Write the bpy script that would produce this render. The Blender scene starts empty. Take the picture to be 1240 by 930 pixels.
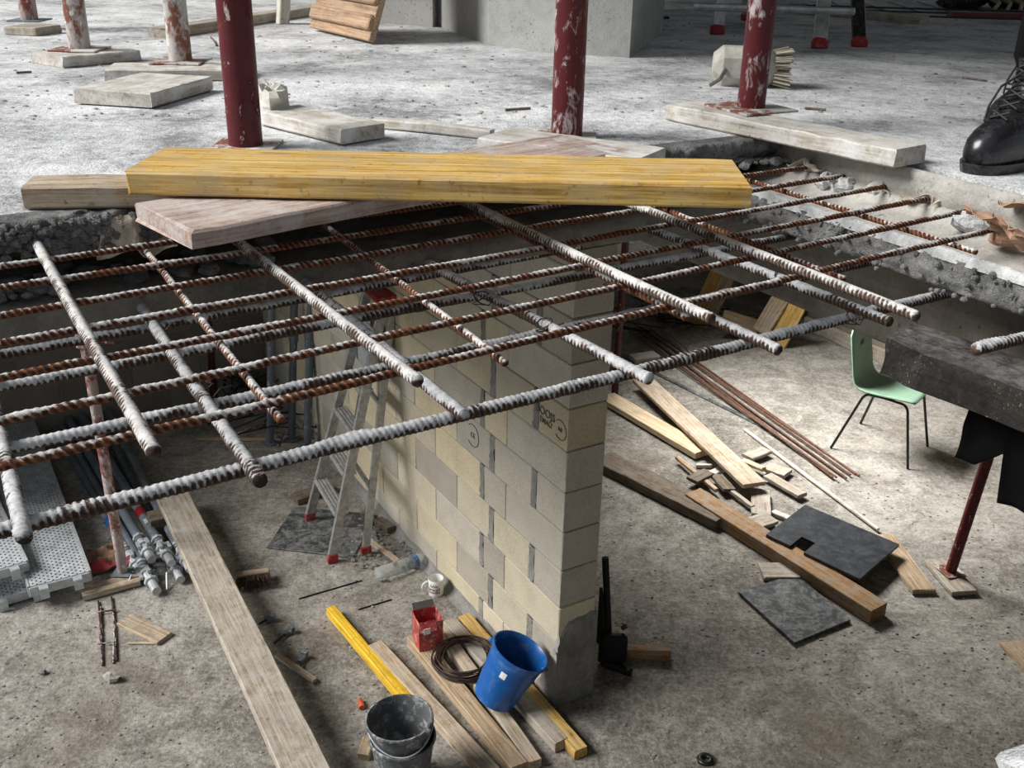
import bpy, math, random
import numpy as np
from mathutils import Vector, Matrix, noise
R = math.radians
sc = bpy.context.scene
col = sc.collection
random.seed(7)

# ------------------------------------------------------------------ camera
F, TH, RO, H = 1252.47, 0.42498, 0.0213376, 3.41330      # focal (px of 1240), pitch down, roll, eye height
ct, st, cr, sr = math.cos(TH), math.sin(TH), math.cos(RO), math.sin(RO)
R0, U0, D0 = Vector((1, 0, 0)), Vector((0, st, ct)), Vector((0, ct, -st))
RIGHT, UP = R0 * cr + U0 * sr, U0 * cr - R0 * sr
cam_d = bpy.data.cameras.new('camera'); cam = bpy.data.objects.new('camera', cam_d); col.objects.link(cam)
cam_d.sensor_fit = 'HORIZONTAL'; cam_d.sensor_width = 36.0; cam_d.lens = F / 1240 * 36
cam_d.clip_start = 0.02; cam_d.clip_end = 200
m = Matrix.Identity(4)
for i in range(3): m[i][0] = RIGHT[i]; m[i][1] = UP[i]; m[i][2] = -D0[i]; m[i][3] = (0, 0, H)[i]
cam.matrix_world = m
sc.camera = cam
# ------------------------------------------------------------------ world, sun, exposure
sc.view_settings.view_transform = 'Standard'; sc.view_settings.look = 'None'
sc.view_settings.gamma = 1; sc.view_settings.use_curve_mapping = False
sc.view_settings.exposure = 0.0
w = bpy.data.worlds.new('world'); sc.world = w; w.use_nodes = True
bg = w.node_tree.nodes['Background']; bg.inputs[0].default_value = (0.80, 0.90, 1.0, 1); bg.inputs[1].default_value = 0.36
def lamp(name, typ, loc, energy, color, **kw):
    l = bpy.data.lights.new(name, typ); l.energy = energy; l.color = color
    for k, v in kw.items(): setattr(l, k, v)
    o = bpy.data.objects.new(name, l); col.objects.link(o); o.location = loc; return o
def aim(o, tgt): o.rotation_euler = (Vector(tgt) - o.location).to_track_quat('-Z', 'Y').to_euler()
sun = lamp('sun', 'SUN', (-6, -3, 6), 5.5, (1.0, 0.98, 0.95), angle=R(30))
sun.rotation_euler = Vector((0.95, 0.14, -0.80)).to_track_quat('-Z', 'Y').to_euler()
# fill lamp added under the slab behind the wall to brighten the chair floor
o = lamp('fill_light_rear', 'AREA', (1.0, 7.3, 2.5), 118, (1, 0.98, 0.95), shape='RECTANGLE', size=1.6, size_y=1.0, spread=R(95)); aim(o, (2.9, 6.1, 0))

# ------------------------------------------------------------------ geometry helpers
def ray(px, py):
    dx, dy = px - 620, py - 465
    return RIGHT * dx - UP * dy + D0 * F
def at(px, py, z=0.0):            # the point of the horizontal plane at height z seen there
    d = ray(px, py); t = (z - H) / d.z
    return Vector((0, 0, H)) + d * t
def aty(px, py, y):               # the point of the upright plane at depth y
    d = ray(px, py); return Vector((0, 0, H)) + d * (y / d.y)
GA = R(31.2)                      # the building grid
UV_u = Vector((math.cos(GA), math.sin(GA), 0)); UV_v = Vector((-math.sin(GA), math.cos(GA), 0))
ZS, ZB = 2.93, 2.72               # top and underside of the upper slab
def nz(v, s=1.0, o=0.0): return noise.noise(Vector((v[0]*s+o, v[1]*s+o*1.7, v[2]*s-o)))

class MB:
    def __init__(s): s.v = []; s.f = []
    def add(s, vs, fs, M=None):
        b = len(s.v)
        s.v += [tuple(M @ Vector(q)) if M else tuple(q) for q in vs]
        s.f += [tuple(i + b for i in f) for f in fs]
    def box(s, c, d, M=None, bev=0.0):
        hx, hy, hz = d[0]/2, d[1]/2, d[2]/2
        if bev <= 0:
            vs = [(c[0]+x*hx, c[1]+y*hy, c[2]+z*hz) for x in (-1, 1) for y in (-1, 1) for z in (-1, 1)]
            s.add(vs, [(0,1,3,2),(4,6,7,5),(0,4,5,1),(2,3,7,6),(0,2,6,4),(1,5,7,3)], M); return
        b = min(bev, hx*.9, hy*.9, hz*.9)
        sec = [(-hy+b,-hz),(hy-b,-hz),(hy,-hz+b),(hy,hz-b),(hy-b,hz),(-hy+b,hz),(-hy,hz-b),(-hy,-hz+b)]
        vs = []
        for x, k in ((-hx, 0), (-hx+b, 1), (hx-b, 1), (hx, 0)):
            for (y, z) in sec:
                q = 1 if k else 0
                yy = y if q else math.copysign(max(abs(y)-b*.7, 0), y); zz = z if q else math.copysign(max(abs(z)-b*.7, 0), z)
                vs.append((c[0]+x, c[1]+yy, c[2]+zz))
        fs = [tuple(range(8))[::-1]] + [(i*8+j, i*8+(j+1)%8, (i+1)*8+(j+1)%8, (i+1)*8+j) for i in range(3) for j in range(8)] + [tuple(range(24, 32))]
        s.add(vs, fs, M)
    def tube(s, pts, r, n=10, cap=True, M=None, rad=None):
        pts = [Vector(p) for p in pts]; N = len(pts)
        vs = []; prev = None
        for i, q in enumerate(pts):
            t = (pts[min(i+1, N-1)] - pts[max(i-1, 0)]).normalized()
            if prev is None:
                a = Vector((0, 0, 1)) if abs(t.z) < .9 else Vector((1, 0, 0)); a = (a - t*a.dot(t)).normalized()
            else: a = (prev - t*prev.dot(t)).normalized()
            prev = a; b = t.cross(a); rr = r[i] if isinstance(r, (list, tuple)) else r
            for j in range(n):
                an = 2*math.pi*j/n; k = rr * (rad(i, j, an) if rad else 1)
                vs.append(q + (a*math.cos(an) + b*math.sin(an))*k)
        fs = [(i*n+j, i*n+(j+1)%n, (i+1)*n+(j+1)%n, (i+1)*n+j) for i in range(N-1) for j in range(n)]
        if cap: fs += [tuple(range(n))[::-1], tuple(range((N-1)*n, N*n))]
        s.add(vs, fs, M)
    def lathe(s, prof, n=32, M=None, fn=None):
        vs = []
        for (r, z) in prof:
            for j in range(n):
                an = 2*math.pi*j/n; k = fn(an, z) if fn else 1
                vs.append((r*k*math.cos(an), r*k*math.sin(an), z))
        fs = [(i*n+j, i*n+(j+1)%n, (i+1)*n+(j+1)%n, (i+1)*n+j) for i in range(len(prof)-1) for j in range(n)]
        s.add(vs, fs, M)
    def poly(s, pts, z0, z1, M=None):
        n = len(pts)
        s.add([(x, y, z0) for x, y in pts] + [(x, y, z1) for x, y in pts],
              [tuple(range(n))[::-1], tuple(range(n, 2*n))] + [(i, (i+1)%n, n+(i+1)%n, n+i) for i in range(n)], M)
    def loft(s, rings, cap=True, M=None):
        n = len(rings[0]); b = [q for r in rings for q in r]
        fs = [(i*n+j, i*n+(j+1)%n, (i+1)*n+(j+1)%n, (i+1)*n+j) for i in range(len(rings)-1) for j in range(n)]
        if cap: fs += [tuple(range(n))[::-1], tuple(range((len(rings)-1)*n, len(rings)*n))]
        s.add(b, fs, M)
    def grid(s, fn, nu, nv, M=None):
        vs = [fn(i/nu, j/nv) for i in range(nu+1) for j in range(nv+1)]
        fs = [(i*(nv+1)+j, (i+1)*(nv+1)+j, (i+1)*(nv+1)+j+1, i*(nv+1)+j+1) for i in range(nu) for j in range(nv)]
        s.add(vs, fs, M)
    def lump(s, c, r, amp=.35, seed=0, n=10, mm=7, M=None, flat=0):
        vs = []; fs = []
        for i in range(mm+1):
            ph = math.pi*i/mm
            for j in range(n):
                an = 2*math.pi*j/n; d = Vector((math.sin(ph)*math.cos(an), math.sin(ph)*math.sin(an), math.cos(ph)))
                k = 1 + amp*noise.noise(d*1.6+Vector((seed*3.1, seed*1.3, seed))) + amp*.5*noise.noise(d*4+Vector((seed, 9, seed)))
                q = Vector((d.x*r[0], d.y*r[1], d.z*r[2]))*k
                vs.append((c[0]+q.x, c[1]+q.y, max(c[2]+q.z, c[2]-r[2]*flat) if flat else c[2]+q.z))
        fs = [(i*n+j, (i+1)*n+j, (i+1)*n+(j+1)%n, i*n+(j+1)%n) for i in range(mm) for j in range(n)]
        s.add(vs, fs, M)
    def mesh(s, name, smooth=False):
        me = bpy.data.meshes.new(name); me.from_pydata([tuple(v) for v in s.v], [], s.f)
        if smooth: me.polygons.foreach_set('use_smooth', [True]*len(me.polygons))
        me.update(); return me
    def build(s, name, mat, parent=None, smooth=False, matrix=None, sharp=None):
        me = s.mesh(name, smooth)
        if mat: me.materials.append(mat)
        if sharp and smooth: me.set_sharp_from_angle(angle=R(sharp))
        return link(name, me, parent, matrix)
def link(name, data, parent=None, matrix=None):
    o = bpy.data.objects.new(name, data); col.objects.link(o)
    if parent: o.parent = parent
    if matrix is not None: o.matrix_local = matrix
    return o
def tag(o, label, cat, group=None, kind=None):
    if label: o['label'] = label
    if cat: o['category'] = cat
    if group: o['group'] = group
    if kind: o['kind'] = kind
    return o
def thing(name, label, cat, M=None, group=None):
    o = link(name, None, None, M if M is not None else Matrix.Identity(4)); o.empty_display_size = .1
    return tag(o, label, cat, group)
def struct(o): o['kind'] = 'structure'; return o
def T(p): return Matrix.Translation(Vector(p))
def basis(o, x, y=None, z=None):  # frame with given x axis and approx up z
    x = Vector(x).normalized(); z = Vector(z if z is not None else (0, 0, 1)); z = (z - x*z.dot(x)).normalized(); y = z.cross(x)
    m = Matrix.Identity(4)
    for i in range(3): m[i][0] = x[i]; m[i][1] = y[i]; m[i][2] = z[i]; m[i][3] = o[i]
    return m
def basis_z(o, z, xh=(1, 0, 0)):
    z = Vector(z).normalized(); x = Vector(xh); x = (x - z*x.dot(z)).normalized(); y = z.cross(x)
    m = Matrix.Identity(4)
    for i in range(3): m[i][0] = x[i]; m[i][1] = y[i]; m[i][2] = z[i]; m[i][3] = o[i]
    return m

# ------------------------------------------------------------------ materials
class G:
    def __init__(s, name):
        s.m = bpy.data.materials.new(name); s.m.use_nodes = True; s.t = s.m.node_tree; s.n = s.t.nodes
        s.b = s.n['Principled BSDF']; s.out = s.n['Material Output']
    def N(s, typ, _props=None, **inp):
        n = s.n.new(typ)
        for k, v in (_props or {}).items(): setattr(n, k, v)
        for k, v in inp.items(): s.set(n, k, v)
        return n
    def set(s, n, k, v):
        i = n.inputs[int(k[1:])] if k[0] == 'i' and k[1:].isdigit() else n.inputs[k.replace('_', ' ')]
        if isinstance(v, bpy.types.NodeSocket): s.t.links.new(v, i)
        elif isinstance(v, tuple) and len(v) == 3 and i.type == 'RGBA': i.default_value = (*v, 1)
        else: i.default_value = v
    def coord(s, scale=(1, 1, 1), kind='Object', rnd=False):
        c = s.N('ShaderNodeTexCoord').outputs[kind]
        if rnd:
            oi = s.N('ShaderNodeObjectInfo'); k = s.math('MULTIPLY', oi.outputs['Random'], 37.0)
            v = s.N('ShaderNodeCombineXYZ', i0=k, i1=k, i2=k).outputs[0]
            c = s.N('ShaderNodeVectorMath', {'operation': 'ADD'}, i0=c, i1=v).outputs[0]
        return s.N('ShaderNodeMapping', Vector=c, Scale=scale).outputs[0]
    def noise(s, vec, scale=5, detail=4, rough=.6, dist=0.0):
        return s.N('ShaderNodeTexNoise', Vector=vec, Scale=float(scale), Detail=float(detail), Roughness=rough, Distortion=float(dist)).outputs[0]
    def vor(s, vec, scale=5): return s.N('ShaderNodeTexVoronoi', Vector=vec, Scale=float(scale)).outputs['Distance']
    def math(s, op, a, b=0.0, c=None):
        n = s.N('ShaderNodeMath', {'operation': op}, i0=a, i1=b); return n.outputs[0]
    def ramp(s, fac, stops, interp='LINEAR'):
        n = s.N('ShaderNodeValToRGB', i0=fac); e = n.color_ramp.elements; n.color_ramp.interpolation = interp
        while len(e) < len(stops): e.new(.5)
        for k, (p, c) in enumerate(stops):
            e[k].position = p; e[k].color = (*c, 1) if isinstance(c, tuple) else (c, c, c, 1)
        return n.outputs[0]
    def mix(s, fac, a, b, mode='MIX'):
        n = s.N('ShaderNodeMix', {'data_type': 'RGBA', 'blend_type': mode})
        s.set(n, 'i0', fac)
        for i, v in ((6, a), (7, b)):
            if isinstance(v, bpy.types.NodeSocket): s.t.links.new(v, n.inputs[i])
            else: n.inputs[i].default_value = (*v, 1)
        return n.outputs[2]
    def up(s):  # 0..1, faces that look up: where dust and mortar settle
        g = s.N('ShaderNodeNewGeometry'); sep = s.N('ShaderNodeSeparateXYZ', i0=g.outputs['Normal']); return sep.outputs[2]
    def bump(s, h, strength=.3, dist=.01, nrm=None):
        n = s.N('ShaderNodeBump', Strength=strength, Distance=dist, Height=h)
        if nrm: s.t.links.new(nrm, n.inputs['Normal'])
        return n.outputs[0]
    def fin(s, color, rough=.8, metal=0.0, nrm=None, spec=.3):
        s.set(s.b, 'Base_Color', color); s.set(s.b, 'Roughness', rough); s.set(s.b, 'Metallic', metal); s.b.inputs['Specular IOR Level'].default_value = spec
        if nrm: s.t.links.new(nrm, s.b.inputs['Normal'])
        return s.m
M = {}
def concrete(name, c_dark, c_mid, c_light, scale=1.0, bump=.5, spots=(.06, .05, .04), spot_amt=.6, bd=.01, lo=.36, hi=.66):
    g = G(name); c = g.coord()
    n1 = g.noise(c, 1.1*scale, 6, .62); n2 = g.noise(c, 9*scale, 6, .7); n3 = g.noise(c, 60*scale, 3, .7)
    f = g.math('ADD', g.math('MULTIPLY', n1, .5), g.math('ADD', g.math('MULTIPLY', n2, .32), g.math('MULTIPLY', n3, .22)))
    colr = g.ramp(f, [(lo, c_dark), (.50, c_mid), (hi, c_light)])
    sp = g.noise(g.coord((1, 1, 1)), 34*scale, 2, .5); sm = g.ramp(sp, [(.62, 0.), (.70, 1.)])
    pn = g.noise(c, 2.3*scale, 3); sm = g.math('MULTIPLY', sm, g.ramp(pn, [(.45, 0.), (.62, 1.)]))
    colr = g.mix(g.math('MULTIPLY', sm, spot_amt), colr, spots)
    h = g.math('ADD', g.math('MULTIPLY', n2, .7), g.math('MULTIPLY', n3, .35))
    return g.fin(colr, .95, 0, g.bump(h, bump, bd), .15)
M['floor_up'] = concrete('dusty_white_concrete', (.25, .25, .255), (.53, .535, .545), (.80, .805, .81), 3.0, 1.0, (.06, .055, .05), .8, .012, .42, .60)
M['edge'] = concrete('broken_concrete', (.08, .078, .075), (.20, .198, .195), (.46, .46, .455), 5.0, 1.0, (.04, .035, .03), .7, .02)  # broken concrete, greys darkened to carry the shade of the right edge
M['ledge'] = concrete('smooth_mortar_ledge', (.22, .21, .19), (.36, .345, .315), (.52, .50, .46), 2.2, .5)
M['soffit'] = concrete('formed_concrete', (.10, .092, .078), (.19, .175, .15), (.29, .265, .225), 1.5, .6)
M['pillar'] = concrete('pillar_concrete', (.30, .30, .29), (.42, .42, .40), (.52, .51, .48), 2.5, .6)
M['mortar'] = concrete('grey_mortar', (.14, .138, .13), (.24, .235, .22), (.40, .39, .36), 4, .8)
M['white_mortar'] = concrete('white_mortar', (.30, .305, .31), (.56, .565, .57), (.82, .82, .82), 5, .9)
M['dark_slab'] = concrete('dark_dusty_concrete', (.028, .024, .022), (.055, .049, .044), (.11, .10, .092), 6, .9, (.55, .54, .52), .8)
def dusty_top(m_):
    t = m_.node_tree; g = G.__new__(G); g.m = m_; g.t = t; g.n = t.nodes; g.b = t.nodes['Principled BSDF']; g.out = t.nodes['Material Output']
    src = g.b.inputs['Base Color'].links[0].from_socket
    f = g.math('MULTIPLY', g.ramp(g.up(), [(.6, 0.), (.95, 1.)]), g.ramp(g.noise(g.coord(), 22, 5, .75), [(.40, .15), (.62, 1.)]))
    g.set(g.b, 'Base_Color', g.mix(f, src, (.26, .25, .24)))
dusty_top(M['dark_slab'])
def floor_low():
    g = G('lower_floor_concrete'); c = g.coord()
    n1 = g.noise(c, .55, 5, .6); n2 = g.noise(c, 5, 6, .7, .8); n3 = g.noise(c, 55, 3, .75); n4 = g.noise(c, 22, 4, .7)
    f = g.math('ADD', g.math('MULTIPLY', n1, .30), g.math('ADD', g.math('MULTIPLY', n2, .28), g.math('ADD', g.math('MULTIPLY', n3, .26), g.math('MULTIPLY', n4, .22))))
    colr = g.ramp(f, [(.40, (.06, .053, .044)), (.50, (.195, .180, .156)), (.62, (.43, .405, .365))])
    st_ = g.ramp(g.noise(c, .9, 4, .6, .5), [(.56, 0.), (.66, 1.)])           # damp brown stains
    colr = g.mix(g.math('MULTIPLY', st_, .45), colr, (.12, .09, .062))
    # trowel scratches
    cs = g.coord((2, 26, 1)); sc_ = g.ramp(g.noise(cs, 1.4, 3, .6, 1.5), [(.60, 0.), (.68, 1.)])
    colr = g.mix(g.math('MULTIPLY', sc_, .28), colr, (.13, .115, .095))
    h = g.math('ADD', g.math('MULTIPLY', n2, .6), g.math('ADD', g.math('MULTIPLY', n3, .30), g.math('MULTIPLY', n4, .5)))
    return g.fin(colr, .95, 0, g.bump(h, .9, .014), .12)
M['floor_low'] = floor_low()
def blockmat():
    g = G('aggregate_block'); c = g.coord(rnd=True); oi = g.N('ShaderNodeObjectInfo')
    n = g.noise(c, 150, 2, .8); n2 = g.noise(c, 6, 5, .6)
    k = g.ramp(g.math('ADD', g.math('MULTIPLY', n, .65), g.math('MULTIPLY', n2, .35)), [(.36, .72), (.5, .96), (.64, 1.12)])
    colr = g.mix(1.0, oi.outputs['Color'], k, 'MULTIPLY')
    return g.fin(colr, .95, 0, g.bump(n, .5, .004), .1)
M['block'] = blockmat()
def wood(name, c1, c2, dust=None, dust_amt=0.0, rough=.75, grain=1.0, dark=(.05, .03, .015)):
    g = G(name); c = g.coord((1.5, 38, 38), rnd=True); cb = g.coord((1, 1, 1), rnd=True)
    gr = g.noise(c, 2.0*grain, 8, .7, .6); fine = g.noise(g.coord((3, 130, 130), rnd=True), 2, 2, .6)
    f = g.math('ADD', g.math('MULTIPLY', gr, .75), g.math('MULTIPLY', fine, .3))
    colr = g.ramp(f, [(.36, tuple(q*.62 for q in c1)), (.47, c1), (.62, c2)])
    kn = g.ramp(g.vor(g.coord((3.2, 12, 12), rnd=True), 1.0), [(.06, 1.), (.14, 0.)])
    colr = g.mix(g.math('MULTIPLY', kn, .55), colr, dark)
    stn = g.ramp(g.noise(cb, 7, 4, .7), [(.52, 0.), (.72, 1.)]); colr = g.mix(g.math('MULTIPLY', stn, .6), colr, tuple(q*.42 for q in c1))
    spk = g.ramp(g.noise(cb, 75, 3, .7), [(.60, 0.), (.70, 1.)]); colr = g.mix(g.math('MULTIPLY', spk, .6), colr, dark)
    if dust_amt > 0:
        d = g.ramp(g.noise(cb, 14, 5, .75), [(.5-.22*dust_amt, 1.), (.66, 0.)][::-1] if False else [(.42, 0.), (.62, 1.)])
        colr = g.mix(g.math('MULTIPLY', d, dust_amt), colr, dust)
    return g.fin(colr, rough, 0, g.bump(f, .35, .004), .25)
M['yellow_ply'] = wood('yellow_shuttering', (.40, .225, .05), (.70, .47, .14), (.62, .52, .34), .35, .6)
M['yellow_paint'] = wood('yellow_painted_edge', (.55, .32, .02), (.80, .52, .05), None, 0, .55)
M['pale_wood'] = wood('pale_weathered_pine', (.30, .22, .145), (.52, .42, .30), (.62, .58, .52), .35)
M['grey_wood'] = wood('grey_weathered_plank', (.26, .215, .165), (.44, .38, .30), (.56, .54, .5), .45)
M['dusty_wood'] = wood('cement_dusted_plank', (.38, .34, .28), (.56, .52, .46), (.68, .67, .66), .8)
M['pink_wood'] = wood('pinkish_worn_plank', (.28, .20, .165), (.47, .37, .32), (.62, .58, .56), .5)
M['tan_wood'] = wood('tan_pine', (.30, .205, .12), (.54, .41, .27), (.6, .55, .45), .2)
M['bright_pine'] = wood('bright_new_pine', (.46, .34, .20), (.72, .58, .40), (.7, .64, .55), .2, .6)
M['dark_wood'] = wood('dark_damp_timber', (.09, .065, .045), (.20, .155, .11), (.3, .28, .25), .3)
M['orange_wood'] = wood('orange_timber', (.22, .115, .045), (.38, .225, .10), (.36, .33, .28), .5)
M['osb'] = wood('orange_brown_panel', (.30, .18, .10), (.50, .33, .20), (.6, .52, .45), .25)
M['white_strip'] = wood('white_dusty_strip', (.50, .46, .40), (.70, .66, .58))
def blackply(name, base, dust, amt):
    g = G(name); c = g.coord(rnd=True); n = g.noise(c, 9, 6, .75, 1.0); n2 = g.noise(c, 45, 3, .7)
    f = g.math('ADD', g.math('MULTIPLY', n, .7), g.math('MULTIPLY', n2, .3))
    colr = g.mix(g.math('MULTIPLY', g.ramp(f, [(.45, 0.), (.63, 1.)]), amt), base, dust)
    return g.fin(colr, .5, 0, g.bump(f, .15, .003), .4)
M['black_ply'] = blackply('black_film_plywood', (.016, .019, .024), (.12, .13, .14), .4)
M['black_ply2'] = blackply('black_film_plywood_cement', (.035, .038, .042), (.27, .27, .26), .8)
def rebar(name, rust1, rust2, mort, lo, hi, upw=.35, ribw=.10):
    g = G(name); c = g.coord(rnd=True); rib = g.N('ShaderNodeAttribute', {'attribute_name': 'rib'}).outputs['Fac']
    n = g.noise(c, 60, 5, .75); rust = g.ramp(g.math('ADD', g.math('MULTIPLY', g.noise(c, 130, 3, .7), .7), g.math('MULTIPLY', rib, .22)), [(.32, rust1), (.62, rust2)])
    mk = g.math('ADD', g.math('ADD', g.math('MULTIPLY', g.math('SUBTRACT', g.noise(c, 8, 4, .7), .5), 1.25), g.math('ADD', g.math('MULTIPLY', g.math('SUBTRACT', n, .5), .6), .5)), g.math('ADD', g.math('MULTIPLY', g.up(), upw*.22), g.math('MULTIPLY', rib, ribw)))
    mask = g.ramp(mk, [(lo, 0.), (hi, 1.)])
    mcol = g.ramp(n, [(.35, tuple(q*.55 for q in mort)), (.6, mort)])
    colr = g.mix(mask, rust, mcol)
    return g.fin(colr, .85, 0, g.bump(n, .5, .003), .25)
M['rebar_rust'] = rebar('rusty_rebar', (.035, .014, .009), (.25, .095, .042), (.60, .575, .55), .66, .78, .9, .12)
M['rebar_thick'] = rebar('dusty_ribbed_rebar', (.035, .022, .017), (.16, .105, .08), (.60, .58, .56), .56, .70, .9, .16)
M['rebar_mortar'] = rebar('mortar_crusted_rebar', (.03, .020, .015), (.13, .075, .05), (.56, .56, .57), .57, .69, 1.1, .13)
def painted(name, paint, splat, rust, lo=.56, hi=.62, rl=.62, rough=.45):
    g = G(name); c = g.coord((1, 1, .45), rnd=True)
    n = g.noise(c, 38, 4, .7, .4); r = g.ramp(g.noise(g.coord((1, 1, .6), rnd=True), 9, 5, .7), [(rl, 0.), (rl+.07, 1.)])
    pc = g.ramp(g.noise(c, 7, 4), [(.35, tuple(q*.6 for q in paint)), (.65, paint)])
    colr = g.mix(r, pc, rust); s_ = g.ramp(n, [(lo, 0.), (hi, 1.)])
    colr = g.mix(s_, colr, splat)
    return g.fin(colr, g.ramp(n, [(.5, rough), (.6, .9)]), 0, g.bump(n, .2, .002), .4)
M['red_prop'] = painted('red_prop_paint', (.105, .006, .010), (.50, .42, .41), (.16, .055, .03), .62, .70, .68)
M['red_prop_w'] = painted('red_prop_paint_splashed', (.11, .008, .011), (.55, .48, .47), (.17, .07, .04), .53, .66, .60)
M['white_prop'] = painted('plaster_covered_prop', (.60, .57, .54), (.70, .69, .67), (.20, .075, .045), .58, .66, .50)
M['white_prop_r'] = painted('white_red_prop', (.46, .36, .34), (.62, .60, .58), (.20, .055, .045), .55, .62, .49)
M['dark_prop'] = painted('dark_red_prop', (.07, .012, .012), (.35, .28, .26), (.10, .045, .03), .64, .7)
M['grey_prop'] = painted('galvanised_prop', (.16, .19, .215), (.50, .50, .50), (.12, .10, .09), .61, .67, .66, .4)
def plain(name, c, rough=.5, metal=0.0, spec=.4, var=.25, scale=12, dust=None, damt=0.0):
    g = G(name); co = g.coord(rnd=True); n = g.noise(co, scale, 5, .7)
    colr = g.ramp(n, [(.35, tuple(q*(1-var) for q in c)), (.65, tuple(min(1, q*(1+var*.5)) for q in c))])
    if dust: colr = g.mix(g.math('MULTIPLY', g.ramp(g.noise(co, scale*2.2, 5, .75), [(.50, 0.), (.64, 1.)]), damt), colr, dust)
    return g.fin(colr, rough, metal, g.bump(n, .1, .002), spec)
M['alu'] = plain('brushed_aluminium', (.48, .48, .47), .42, .55, .5, .35, 30)
M['galv'] = plain('galvanised_steel', (.55, .58, .60), .45, .35, .5, .2, 20, (.30, .29, .28), .4)
M['red_plastic'] = plain('red_plastic', (.33, .03, .028), .6, 0, .3, .3, 15, (.4, .3, .28), .5)
M['blue_plastic'] = plain('blue_plastic_bucket', (.006, .10, .36), .36, 0, .5, .25, 6, (.40, .48, .58), .14)
M['blue_in'] = plain('blue_bucket_inside', (.004, .03, .10), .5, 0, .3, .3, 6)
M['grey_bucket'] = plain('grey_rubber_bucket', (.10, .105, .11), .6, 0, .35, .3, 8, (.42, .43, .44), .75)
M['wire'] = plain('dark_tie_wire', (.055, .032, .024), .45, .3, .5, .4, 40)
M['rod_rust'] = plain('rusty_rod_steel', (.13, .060, .035), .8, .1, .3, .5, 25, (.35, .3, .26), .25)
M['black'] = plain('black_matt', (.010, .010, .011), .6, 0, .3)
M['black_metal'] = plain('black_lacquered_tube', (.012, .012, .013), .35, 0, .5)
M['cloth'] = plain('black_cloth', (.006, .006, .007), .95, 0, .1)
M['leather'] = plain('black_leather', (.012, .012, .014), .25, 0, .5, .4, 14, (.6, .6, .6), .05)
M['white_lab'] = plain('white_label', (.80, .80, .78), .6)
M['ceramic'] = plain('white_ceramic', (.78, .78, .76), .2, 0, .5, .04)
M['print_red'] = plain('red_print', (.30, .02, .02), .3)
M['print_dark'] = plain('dark_print', (.10, .095, .085), .8)
M['red_tin'] = plain('red_tin', (.46, .055, .05), .4, .1, .5, .3, 14, (.70, .55, .50), .6)
M['steel_in'] = plain('dull_steel', (.20, .19, .17), .5, .5)
M['paper'] = plain('brown_kraft_paper', (.42, .25, .165), .9, 0, .1, .35, 18, (.6, .52, .45), .3)
M['paper_pale'] = plain('pale_cement_paper', (.45, .38, .31), .9, 0, .1, .35, 18, (.65, .63, .6), .6)
M['bag_red'] = plain('red_bag_print', (.32, .035, .05), .7)
M['bag_tan'] = plain('tan_cement_bag', (.30, .19, .13), .85, 0, .1, .4, 25)
M['orange'] = plain('orange_plastic', (.55, .10, .04), .5)
M['chip_white'] = plain('pale_foam', (.60, .58, .52), .9, 0, .1)
M['bristle'] = plain('brush_bristle', (.09, .055, .04), .9)
M['pale_bristle'] = plain('pale_bristle', (.46, .41, .32), .9)
M['cement_head'] = plain('cement_covered_brush', (.55, .53, .47), .9, 0, .1, .3)
M['skin'] = plain('skin', (.45, .27, .2), .5)
M['hair'] = plain('dark_hair', (.03, .02, .015), .6)
M['green_plastic'] = None
def chairmat():
    g = G('worn_green_varnish'); c = g.coord((1, 1, 1)); n = g.noise(c, 5, 4, .7, .6); s_ = g.ramp(g.noise(g.coord((5, 30, 5)), 2.5, 4, .7, .8), [(.55, 0.), (.70, 1.)])
    colr = g.ramp(n, [(.35, (.17, .30, .215)), (.52, (.26, .40, .275)), (.7, (.20, .38, .33))])
    colr = g.mix(g.math('MULTIPLY', s_, .5), colr, (.045, .10, .085))
    return g.fin(colr, .5, 0, g.bump(n, .1, .002), .4)
M['green'] = chairmat()
def perforated():
    g = G('perforated_steel_deck'); sep = g.N('ShaderNodeSeparateXYZ', i0=g.N('ShaderNodeTexCoord').outputs['Object'])
    P = .034
    x = g.math('DIVIDE', sep.outputs[0], P); y = g.math('DIVIDE', sep.outputs[1], .020)
    row = g.math('FLOOR', y); off = g.math('MULTIPLY', g.math('MODULO', g.math('ABSOLUTE', row), 2.0), .5)
    fx = g.math('SUBTRACT', g.math('FRACT', g.math('ADD', g.math('ADD', x, off), 100.0)), .5); fy = g.math('SUBTRACT', g.math('FRACT', g.math('ADD', y, 100.0)), .5)
    d = g.math('ADD', g.math('POWER', g.math('MULTIPLY', fx, 1.6), 2.0), g.math('POWER', g.math('MULTIPLY', fy, 1.0), 2.0))
    hole = g.math('LESS_THAN', d, .075)
    n = g.noise(g.coord(), 14, 5, .7)
    colr = g.ramp(n, [(.35, (.36, .38, .40)), (.62, (.62, .65, .67))])
    g.fin(colr, .5, .25, None, .5)
    tr = g.N('ShaderNodeBsdfTransparent'); mx = g.N('ShaderNodeMixShader', i0=hole, i1=g.b.outputs[0], i2=tr.outputs[0])
    g.t.links.new(mx.outputs[0], g.out.inputs[0]); return g.m
M['deck'] = perforated()
def bottlemat():
    g = G('clear_pet'); g.fin((.92, .96, .97), .12, 0, None, .5); g.b.inputs['Transmission Weight'].default_value = .85; g.b.inputs['IOR'].default_value = 1.15; return g.m
M['pet'] = bottlemat()
M['blue_label'] = plain('blue_bottle_label', (.05, .13, .28), .5, 0, .4, .4, 40, (.6, .65, .7), .6)

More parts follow.
